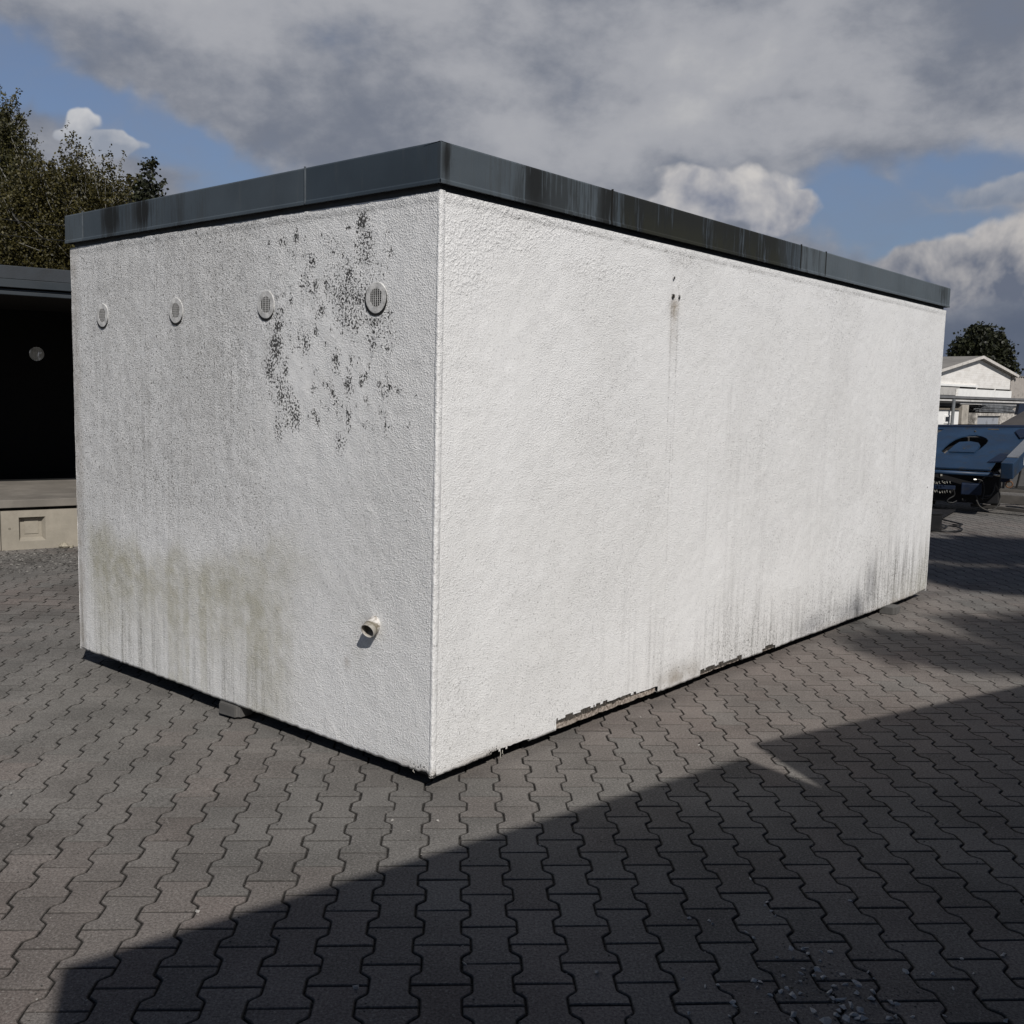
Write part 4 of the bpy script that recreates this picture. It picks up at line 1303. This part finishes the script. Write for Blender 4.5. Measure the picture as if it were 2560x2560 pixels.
M_HALL = material('pale block wall', (.8, .76, .7), .85, build=m_hall)
M_WHITE = worn('white cladding', (.86, .85, .82), .05, 2, .7, bump=.05, damt=.05)
M_VERGE = worn('pale verge board', (.66, .62, .57), .15, 2, .7)
M_HROOF = worn('fibre cement roof', (.25, .235, .215), .15, .5, .85)
M_BLK = material('black gap', (.01, .01, .01), .9)
sA, zA = HP.sz(2447, 897); sE, zE = HP.sz(2527, 940); sB, zB_ = HP.sz(2525, 1003)
sL = 2 * sA - sE; LEN = 34
wallpoly = [(sL, 0, 0), (sE, 0, 0), (sE, 0, zE), (sA, 0, zA), (sL, 0, zE)]
MB().prism(wallpoly, (0, LEN, 0)).build('wall', M_HALL, hall)
th = .26
mb = MB()
for sgn, s_e in ((1, sE), (-1, sL)):
    ex = s_e + sgn * .9; sl_ = (zA - zE) / abs(sE - sA); ez = zE - .9 * sl_
    mb.prism([(sA, -.45, zA + .02), (ex, -.45, ez + .02), (ex, -.45, ez + th), (sA, -.45, zA + th + .02)], (0, LEN + .9, 0))
mb.build('roof', M_HROOF, hall)
mb = MB()
for sgn, s_e in ((1, sE), (-1, sL)):
    ex = s_e + sgn * .95; sl_ = (zA - zE) / abs(sE - sA); ez = zE - .95 * sl_
    mb.prism([(sA, -.55, zA + .03), (ex, -.55, ez + .03), (ex, -.55, ez + th + .05), (sA, -.55, zA + th + .07)], (0, .08, 0))
mb.build('verge_board', M_VERGE, hall)
# pale panels under the gable
for (x0, x1) in [(2393.5, 2438.5), (2441, 2483), (2486, 2525)]:
    a, z1 = HP.sz(x0, 971 + (x0 - 2393) * .055); b_, z0 = HP.sz(x1, 1000)
    MB().box(a, b_, -.12, .05, z0 - .5, z1, ch=.02).build('panel', M_WHITE, hall)
a, z1 = HP.sz(2340, 966); b_, z0 = HP.sz(2388, 988)
MB().box(a - 3, b_, -.10, .05, z0, z1).build('panel', worn('grey panel', (.50, .48, .45), .15, 1, .8), hall)
a, z1 = HP.sz(2340, 961.5); b_, z0 = HP.sz(2440, 968.5)
MB().box(a - 3, b_, -.22, .04, z0, z0 + .22).build('ledge', M_WHITE, hall)
for (x0, x1) in [(2399, 2436), (2442, 2484), (2488, 2524)]:
    a, z1 = HP.sz(x0, 969.5 + (x0 - 2393) * .055); b_, _ = HP.sz(x1, 970)
    MB().box(a, b_, -.13, -.05, z1 - .02, z1 + .10).build('panel_gap', M_BLK, hall)
# ribbed lower hall to its right
rib = thing('ribbed_shed', 'light grey shed with vertical ribbed metal wall at the right edge, beside the pale hall', 'building', P_H, ANG)
s0_, zz1 = HP.sz(2529, 939.5); s1_, _ = HP.sz(2620, 942)
mb = MB(); n_ = 26; pitch = .62; s = s0_ + .15
mb.box(s0_ + .12, s0_ + .15 + n_ * pitch, .05, 18, 0, zz1 - .05)
for k in range(n_):
    mb.prism([(s, .05, 0), (s + .10, -.12, 0), (s + .34, -.12, 0), (s + .44, .05, 0)], (0, 0, zz1 - .04)); s += pitch
mb.build('wall', worn('ribbed sheet', (.42, .385, .35), .12, 1, .7), rib)
MB().box(s0_ + .1, s0_ + .2 + n_ * pitch, -.2, 18.2, zz1 - .04, zz1 + .06).build('roof', M_HROOF, rib)

# long canopy with racks under it, nearer
P_C = at(2450, 1030, 88); P_C.z = 0
CP = Plane(P_C, ANG)
can = thing('storage_canopy', 'long flat-roofed storage canopy with dark underside in front of the pale hall', 'canopy', P_C, ANG)
M_GUT = worn('pale gutter', (.62, .60, .57), .15, 2, .6)
M_CANR = worn('canopy roof', (.16, .16, .165), .2, 1, .8)
aL, zt_ = CP.sz(2330, 990); aR, zr_ = CP.sz(2640, 1006); zc = (CP.sz(2450, 995)[1])
CL, CR = aL - 4, aR + 4
MB().box(CL, CR, -.1, 9, zc - .10, zc + .10).build('roof', M_CANR, can)
MB().box(CL, CR, -.24, -.10, zc - .34, zc - .20, ch=.02).build('gutter', M_GUT, can)
MB().box(CL, CR, .2, .5, zc - .75, zc - .12).build('fascia_beam', material('dark beam', (.045, .045, .045), .8), can)
za = CP.sz(2470, 1010)[1]; sa_, _ = CP.sz(2400, 1008)
MB().box(sa_, CR, -.05, .10, za - .07, za + .07).build('rail', M_GUT, can)
MB().box(CL, CR, 8.8, 9, 0, zc - .1).build('back_wall', material('dark back', (.02, .02, .02), .9), can)
sa_, z1 = CP.sz(2405.5, 1012); sb_, _ = CP.sz(2421.5, 1012)
MB().box(sa_, sb_, -.05, .6, 0, z1, ch=.03).build('column', worn('concrete column', (.46, .42, .36), .25, 1.5, .9), can)
sa_, z1 = CP.sz(2340, 1009); sb_, _ = CP.sz(2404, 1009)
MB().box(sa_ - 3, sb_, .8, 1.0, CP.sz(2380, 1021)[1], z1).build('dark_panel', material('dark panel', (.07, .07, .075), .8), can)
# leaning post
a = CP.sz(2361, 997); b_ = CP.sz(2355, 1066)
t_ = MB().tube([(b_[0], -.8, min(b_[1], .0)), (a[0] + .0, -.8, a[1])], .13, 10).build('post', worn('grey post', (.20, .21, .215), .2, 2, .7), can)
# white site container with two windows
MO = .4
s0_, z1 = CP.sz(2322, 1024, MO); s1_, _ = CP.sz(2398, 1024, MO)
cont = thing('white_container', 'white cabin with small double window under the canopy, far right background', 'cabin', P_C, ANG)
MB().box(s0_, s1_, -MO, 2.2, 0, z1, ch=.03).build('body', M_WHITE, cont)
MB().box(s0_ - .1, s1_ + .25, -MO - .15, 2.3, z1 + .02, z1 + .14).build('roof_rim', worn('brown rim', (.22, .19, .15), .2, 2, .8), cont)
for (x0, x1) in [(2360.5, 2371.5), (2373.5, 2384)]:
    a, zt = CP.sz(x0, 1037.5, MO); b_, zb = CP.sz(x1, 1058.5, MO)
    f = MB(); w_ = (b_ - a); fr = .14
    f.box(a, b_, -MO - .06, -MO - .005, zt - fr, zt).box(a, b_, -MO - .06, -MO - .005, zb, zb + fr).box(a, a + fr, -MO - .06, -MO - .005, zb + fr, zt - fr).box(b_ - fr, b_, -MO - .06, -MO - .005, zb + fr, zt - fr)
    fo = f.build('window', M_WHITE, cont)
    MB().box(a + fr, b_ - fr, -MO - .03, -MO - .004, zb + fr, zt - fr).build('pane', material('window glass', (.03, .035, .045), .2), fo)
# rough stone bay with grey roller door
bay = thing('stone_bay', 'rough masonry bay with flat grey door under the canopy', 'building', P_C, ANG)
s0_, zt = CP.sz(2431, 1032); s1_, _ = CP.sz(2543, 1036); d0, zd = CP.sz(2435.5, 1039); d1, _ = CP.sz(2487, 1039); d2, _ = CP.sz(2493, 1039)
M_STONE = worn('rough stone wall', (.60, .56, .50), .5, 3, .95, bump=.8, bdist=.06, bscale=6, dirt=(.14, .12, .1), damt=.8)
mb = MB(); mb.box(s0_, d0, -.3, 1.5, 0, zt).box(d2, s1_, -.3, 1.5, 0, zt - .02).box(d0, d2, -.3, 1.5, zd, zt - .01)
mb.build('wall', M_STONE, bay)
MB().box(d0, d2, -.12, -.02, 0, zd).build('door', worn('grey roller door', (.33, .345, .37), .06, 1, .6, bump=.05), bay)
# stack of bundled steel bars
stack = thing('bar_stack', 'untidy stack of long grey steel bars lying on the masonry bay', 'steel bars', P_C, ANG)
a, z0 = CP.sz(2444, 1031); b_, z1 = CP.sz(2538, 1012)
mb = MB(); r_ = random.Random(5)
for k in range(64):
    lay = k // 8; z = z0 + (z1 - z0) * (lay + .5) / 8 + r_.uniform(-.04, .04)
    l0 = a + (1.3 if lay in (0, 5, 6, 7) else .1) * r_.uniform(.2, 1.3) + r_.uniform(-.2, .6) ; l1 = b_ - r_.uniform(0, 1.4) + lay * .02
    y = -.2 + (k % 8) * .16
    mb.tube([(l0, y, z + r_.uniform(-.05, .05)), ((l0 + l1) / 2, y, z - .02), (l1, y + r_.uniform(-.1, .1), z - .12 + r_.uniform(-.05, .05))], r_.uniform(.035, .06), 6)
mb.build('bars', worn('weathered steel', (.26, .27, .28), .5, 1.2, .5, .3, bump=.1), stack)

# ------------------------------------------------------------------ blue hydraulic machine on the right
M_BLUE = worn('blue machine paint', (.016, .042, .088), .30, 2.5, .5, bump=.15, bdist=.003, bscale=20, dirt=(.030, .030, .028), damt=.8, spec=.4)
M_NAVY = worn('dark blue paint', (.007, .016, .040), .3, 4, .5, dirt=(.02, .02, .02), damt=.5)
M_PALE = worn('worn pale plate', (.20, .21, .225), .12, 5, .5, .1)
M_STEEL = worn('dusty steel rail', (.08, .073, .065), .3, 5, .7)
M_RUST = worn('rusty ring', (.17, .09, .05), .4, 20, .85)
M_RUBBER = material('black rubber hose', (.012, .012, .012), .5)
M_FIT = material('bright fitting', (.6, .58, .52), .35, .8)
mach = thing('blue_machine', 'big blue hydraulic machine with tilted slotted deck and hanging hoses, right background', 'machine', (at(2440, 1170, 15.3).x, 15.3, 0), radians(-23))
MI = (Matrix.Translation(mach.location) @ Matrix.Rotation(radians(-23), 4, 'Z')).inverted()


def ml(px, py, Y): return MI @ at(px, py, Y)


FL, FR_ = ml(2180, 1160, 16.1), ml(2478, 1175, 15.15)
BLp, BR = ml(2230, 1062, 17.9), ml(2600, 1064, 16.9)
nrm = (FR_ - FL).cross(BLp - FL).normalized()
ex = (FR_ - FL).normalized(); ey = nrm.cross(ex)
_o = Vector((0, 0, CAM_H)); Oc = MI @ _o


def deck_uv(px, py):
    d = (MI.to_3x3() @ ray(px, py)); t = (FL - Oc).dot(nrm) / d.dot(nrm); P = Oc + d * t
    return Vector(((P - FL).dot(ex), (P - FL).dot(ey), 0))


def deck_poly(outer_px, holes_px, thick, name, mat, parent, lift=0.0):
    outer = [deck_uv(*p) for p in outer_px]; holes = [[deck_uv(*p) for p in h] for h in holes_px]
    tris = tessellate_polygon([outer] + holes); al = outer + [p for h in holes for p in h]
    mb = MB()
    tp = [FL + ex * p.x + ey * p.y + nrm * lift for p in al]; bt = [p - nrm * thick for p in tp]
    n = len(al); mb.v = [tuple(p) for p in tp + bt]
    mb.f = [tuple(t) for t in tris] + [tuple(n + i for i in reversed(t)) for t in tris]
    st = 0
    for lp in [outer] + holes:
        k = len(lp)
        for i in range(k): mb.f.append((st + i, st + (i + 1) % k, n + st + (i + 1) % k, n + st + i))
        st += k
    return mb.build(name, mat, parent)


slot = [(2352, 1127), (2362, 1117), (2374, 1106), (2388, 1097), (2404, 1091), (2422, 1088), (2440, 1088), (2456, 1091), (2467, 1096), (2471, 1102), (2466, 1109), (2458, 1116), (2450, 1123), (2441, 1129), (2446, 1122), (2451, 1115), (2448, 1109), (2440, 1106), (2428, 1105), (2412, 1104), (2398, 1105), (2388, 1111), (2378, 1120), (2370, 1127), (2362, 1134)]
deck_poly([(2230, 1062), (2590, 1064), (2600, 1100), (2535, 1142), (2500, 1140), (2476, 1174), (2200, 1161)], [slot, [(2325, 1072), (2360, 1073), (2345, 1082), (2320, 1084)]], .022, 'deck', M_BLUE, mach)
deck_poly([(2538, 1082), (2550, 1076), (2575, 1077), (2575, 1094), (2550, 1099)], [], .02, 'bracket', M_NAVY, mach, .03)
deck_poly([(2469, 1158), (2500, 1138), (2520, 1139), (2512, 1157)], [], .02, 'bracket', M_NAVY, mach, .03)
def under():  # black sheet added under the deck so the slot looks deep in shade
    mb = MB(); pts = [deck_uv(*p) for p in [(2210, 1070), (2560, 1070), (2560, 1100), (2470, 1168), (2200, 1156)]]
    mb.prism([FL + ex * p.x + ey * p.y - nrm * .16 for p in pts], -nrm * .03).build('slot_backing', material('slot black', (.005, .005, .006), .9), mach)
under()
for (pts_, nm_, mt_, lf) in [([(2232, 1063), (2588, 1065), (2589, 1069), (2232, 1067)], 'deck_edge', M_NAVY, .014),
                             ([(2470, 1072), (2497, 1072.5), (2497, 1075), (2470, 1074.5)], 'wear_plate', worn('scuffed steel', (.09, .075, .06), .4, 20, .7), .004),
                             ([(2355, 1125), (2366, 1116), (2383, 1118), (2370, 1132), (2360, 1133)], 'slot_flap', worn('pale rubbed plate', (.16, .15, .14), .4, 20, .6), -.07),
                             ([(2398, 1107), (2426, 1105.5), (2446, 1109), (2449, 1116), (2436, 1133), (2372, 1131), (2384, 1118)], 'slot_tongue', M_BLUE, .016)]:
    deck_poly(pts_, [], .012, nm_, mt_, mach, lf)
for (x, y) in [(2421, 1097), (2438, 1080), (2410, 1124), (2550, 1085)]:
    u_ = deck_uv(x, y); p0_ = FL + ex * u_.x + ey * u_.y
    MB().tube([p0_ - nrm * .05, p0_ + nrm * .022], .016, 10).build('bolt', M_STEEL, mach)
# frame under the deck
c1, c2 = ml(2230, 1165, 16.1), ml(2482, 1180, 15.2)
dirn = (c2 - c1)
def beam(p, q, w_, h_, name, mat, parent, ch=.006):
    p = Vector(p); q = Vector(q); d = q - p; L_ = d.length
    rot = d.to_track_quat('X', 'Z').to_matrix().to_4x4()
    return MB().box(0, L_, -w_ / 2, w_ / 2, -h_ / 2, h_ / 2, Matrix.Translation(p) @ rot, ch).build(name, mat, parent)
beam(c1 + Vector((0, .12, -.05)), c2 + Vector((0, .12, -.05)), .08, .07, 'front_rail', M_NAVY, mach)
MB().tube([ml(2200, 1172, 16.0), ml(2482, 1187, 15.1)], .032, 14).build('cylinder', M_BLUE, mach, True)
MB().tube([ml(2482, 1187, 15.1), ml(2500, 1189, 15.05)], .016, 12).build('piston_rod', M_FIT, mach, True)
beam(ml(2352, 1180, 15.6), ml(2353, 1190, 15.6), .02, .03, 'clip', M_FIT, mach, 0)
# belly of the machine: pump block blackened for the deep shade, tank, valve bank
MB().box(*(lambda a, b_: (min(a.x, b_.x), max(a.x, b_.x), a.y + .1, a.y + .9))(ml(2180, 1195, 15.9), ml(2500, 1195, 15.4)), .12, .60, ch=.02).build('pump_shade_block', material('black shade block', (.005, .005, .006), .6), mach)  # enlarged black block stands in for the shade under the machine
a = ml(2404, 1208, 15.2); b_ = ml(2449, 1237, 15.2)
MB().box(a.x, b_.x + .02, a.y, a.y + .22, b_.z, a.z, ch=.012).build('tank', M_NAVY, mach)
a = ml(2332, 1212, 15.5); b_ = ml(2388, 1224, 15.4)
vb = MB().box(a.x - .3, b_.x, a.y, a.y + .1, b_.z, a.z, ch=.006).build('valve_bank', M_NAVY, mach)
mb = MB(); r_ = random.Random(9)
for k in range(14):
    p = ml(2336 + (k % 7) * 6.4 + r_.uniform(-1, 1), 1203 + (k // 7) * 23 + r_.uniform(-2, 2), 15.38)
    mb.tube([p, p + Vector((0, 0, -.02))], .009, 6); mb.tube([p + Vector((.0, 0, -.02)), p + Vector((.012, 0, -.035))], .005, 5)
mb.build('valve_fitting', M_FIT, vb)
# raised arm coming forward at the right
p_ = ml(2517, 1178, 14.5); q_ = ml(2650, 1040, 17.2)
arm = beam(p_, q_, .165, .235, 'arm', M_BLUE, mach, .012)
d = (q_ - p_).normalized(); upv = Vector((0, 0, 1)) - d * d.z; upv.normalize()
beam(p_ + d * .30 + upv * .125, p_ + d * 2.2 + upv * .125, .150, .018, 'pale_cover', M_PALE, arm, .003)
# remnants of white lettering on the arm's flank, cut off by the picture edge: an M-like mark
sidev = d.cross(upv).normalized()
mbw = MB()
def onside(u_, v_): return p_ + d * u_ + upv * v_ + sidev * .0845
for (u0, v0, u1, v1) in [(.62, -.07, .66, .06), (.66, .06, .72, -.03), (.72, -.03, .78, .06), (.78, .06, .82, -.07)]:
    A_, B_ = onside(u0, v0), onside(u1, v1); w_ = d * .014
    mbw.quad(A_ - w_, A_ + w_, B_ + w_, B_ - w_)
mbw.build('lettering', material('white lettering', (.75, .75, .73), .6), arm)
# arm foot ring and hanging strap
c = ml(2523, 1211, 14.7)
MB().tube([c + Vector((.045 * cos(k * pi / 10), 0, .045 * sin(k * pi / 10))) for k in range(21)], .011, 8, cap=False).build('lifting_ring', M_RUST, mach, True)
MB().box(*(lambda p: (p.x - .07, p.x + .05, p.y + .02, p.y + .12, p.z - .01, p.z + .12))(ml(2515, 1205, 14.8)), ch=.01).build('knuckle', M_NAVY, mach)
MB().tube([ml(2552, 1175, 15.0), ml(2546, 1200, 15.0), ml(2541, 1220, 15.0)], .014, 8).build('strap', M_RUBBER, mach)
# hoses
def hose(pxs, Y, r, parent, name='hose', mat=M_RUBBER):
    P = [ml(x, y, Y) for x, y in pxs]; out = []
    for i in range(len(P) - 1):
        p0 = P[max(i - 1, 0)]; p1 = P[i]; p2 = P[i + 1]; p3 = P[min(i + 2, len(P) - 1)]
        for k in range(6):
            t_ = k / 6; out.append(.5 * ((2 * p1) + (p2 - p0) * t_ + (2 * p0 - 5 * p1 + 4 * p2 - p3) * t_ ** 2 + (3 * p1 - p0 - 3 * p2 + p3) * t_ ** 3))
    out.append(P[-1])
    return MB().tube(out, r, 7).build(name, mat, parent, True)
M_HOSE2 = worn('dusty hose', (.055, .052, .048), .3, 10, .7)
hose([(2489, 1212), (2498, 1230), (2499, 1252), (2488, 1271), (2470, 1276), (2450, 1266), (2441, 1250)], 14.9, .010, mach, mat=M_HOSE2)
hose([(2434, 1199), (2448, 1199), (2457, 1204), (2460, 1216), (2460, 1232), (2456, 1250)], 15.1, .007, mach, mat=M_HOSE2)
hose([(2440, 1238), (2446, 1256), (2453, 1266)], 15.0, .012, mach)
hose([(2384, 1222), (2386, 1238), (2372, 1247), (2368, 1254), (2380, 1257), (2392, 1252)], 15.2, .011, mach)
hose([(2405, 1247), (2410, 1254), (2414, 1248)], 15.2, .012, mach)
hose([(2462, 1240), (2476, 1238), (2485, 1225), (2488, 1208)], 15.1, .009, mach, mat=M_HOSE2)
hose([(2448, 1245), (2466, 1246), (2478, 1238), (2483, 1222)], 15.3, .010, mach)
MB().tube([ml(2434, 1199, 15.1), ml(2440, 1199, 15.1)], .012, 8).build('hose_fitting', M_FIT, mach)
# skid rails under it
beam(ml(2430, 1262, 15.6) , ml(2690, 1292, 14.4), .10, .05, 'skid_rail', M_STEEL, mach)
beam(ml(2452, 1243, 16.0), ml(2700, 1262, 15.4), .10, .13, 'skid_rail', M_STEEL, mach)
beam(ml(2500, 1225, 16.6), ml(2700, 1238, 16.4), .08, .05, 'skid_rail', M_STEEL, mach)
for (x, y, Yy) in [(2490, 1240, 16.0), (2330, 1240, 16.3), (2600, 1250, 15.8)]:
    p = ml(x, y, Yy); MB().box(p.x - .06, p.x + .06, p.y - .03, p.y + .25, -.0, p.z + .35, ch=.008).build('leg', M_STEEL, mach)
# sloping grey sheet standing behind the machine
g0 = at(2492, 1066, 19); ramp = thing('steel_chute', 'sloping brown-grey steel chute behind the blue machine at right edge', 'chute', (g0.x, g0.y, 0), 0)
RI = Matrix.Translation(ramp.location).inverted()
pp = [RI @ at(2490, 1066, 19), RI @ at(2640, 1066, 18.4), RI @ at(2640, 984, 21), RI @ at(2562, 1026, 21)]
MB().prism([p for p in pp], (0, .03, -.04)).build('sheet', worn('brown grey sheet', (.075, .068, .063), .2, 2, .7), ramp)
pq = [RI @ at(2543, 1037, 21.2), RI @ at(2640, 1037, 21.2), RI @ at(2640, 1000, 21.2), RI @ at(2549, 1010, 21.2)]
MB().prism(pq, (0, .12, 0)).build('side_panel', M_NAVY, ramp)
for (x) in (2530, 2600):
    p = RI @ at(x, 1066, 19.6); MB().box(p.x - .05, p.x + .05, p.y, p.y + .1, 0, p.z + .1).build('support', M_STEEL, ramp)

# hose loops lying on the paving by the garage's far corner, and the black box beside them
hl = thing('hose_coil', 'tangled black hose loops lying on the paving past the far garage corner', 'hose', (*ground_pt(2365, 1310)[:2], 0))
def gl(px, py): 
    g = ground_pt(px, py) - hl.location; return Vector((g.x, g.y, .012))
def ghose(pts):
    P = [gl(*p) for p in pts]; out = []
    for i in range(len(P) - 1):
        p0 = P[max(i - 1, 0)]; p1 = P[i]; p2 = P[i + 1]; p3 = P[min(i + 2, len(P) - 1)]
        for k in range(6):
            t_ = k / 6; out.append(.5 * ((2 * p1) + (p2 - p0) * t_ + (2 * p0 - 5 * p1 + 4 * p2 - p3) * t_ ** 2 + (3 * p1 - p0 - 3 * p2 + p3) * t_ ** 3))
    MB().tube(out, .011, 7).build('hose', M_RUBBER, hl, True)
ghose([(2325, 1328), (2360, 1331), (2385, 1331), (2402, 1328), (2405, 1325), (2395, 1320), (2375, 1317), (2350, 1316), (2328, 1313)])
ghose([(2330, 1298), (2352, 1300), (2370, 1304), (2382, 1307), (2398, 1311), (2406, 1313), (2396, 1315), (2380, 1313)])
ghose([(2326, 1306), (2345, 1310), (2362, 1316), (2366, 1320), (2350, 1323), (2330, 1324)])
bxg = ground_pt(2300, 1327)
bb = thing('black_crate', 'low black steel box standing beside the hose loops, half hidden by the garage', 'box', (bxg.x, bxg.y, 0), radians(10))
MB().box(-.6, .30, 0, .55, 0, .20, ch=.012).build('body', worn('black steel', (.004, .004, .005), .2, 4, .8), bb)
MB().box(-.61, .31, -.01, .56, .205, .22, ch=.004).build('lid', worn('black lid', (.005, .005, .006), .2, 4, .9), bb)
# thin dark sheet on the ground left of the machine
g1 = [ground_pt(2270, 1299), ground_pt(2352, 1299), ground_pt(2390, 1277), ground_pt(2280, 1274)]
o = MB().prism([(p.x, p.y, .004) for p in g1], (0, 0, .02)).build('dark_sheet', worn('dark sheet', (.008, .008, .010), .3, 3, .85))
tag(o, 'dark flat sheet on the paving in front of the blue machine', 'mat')
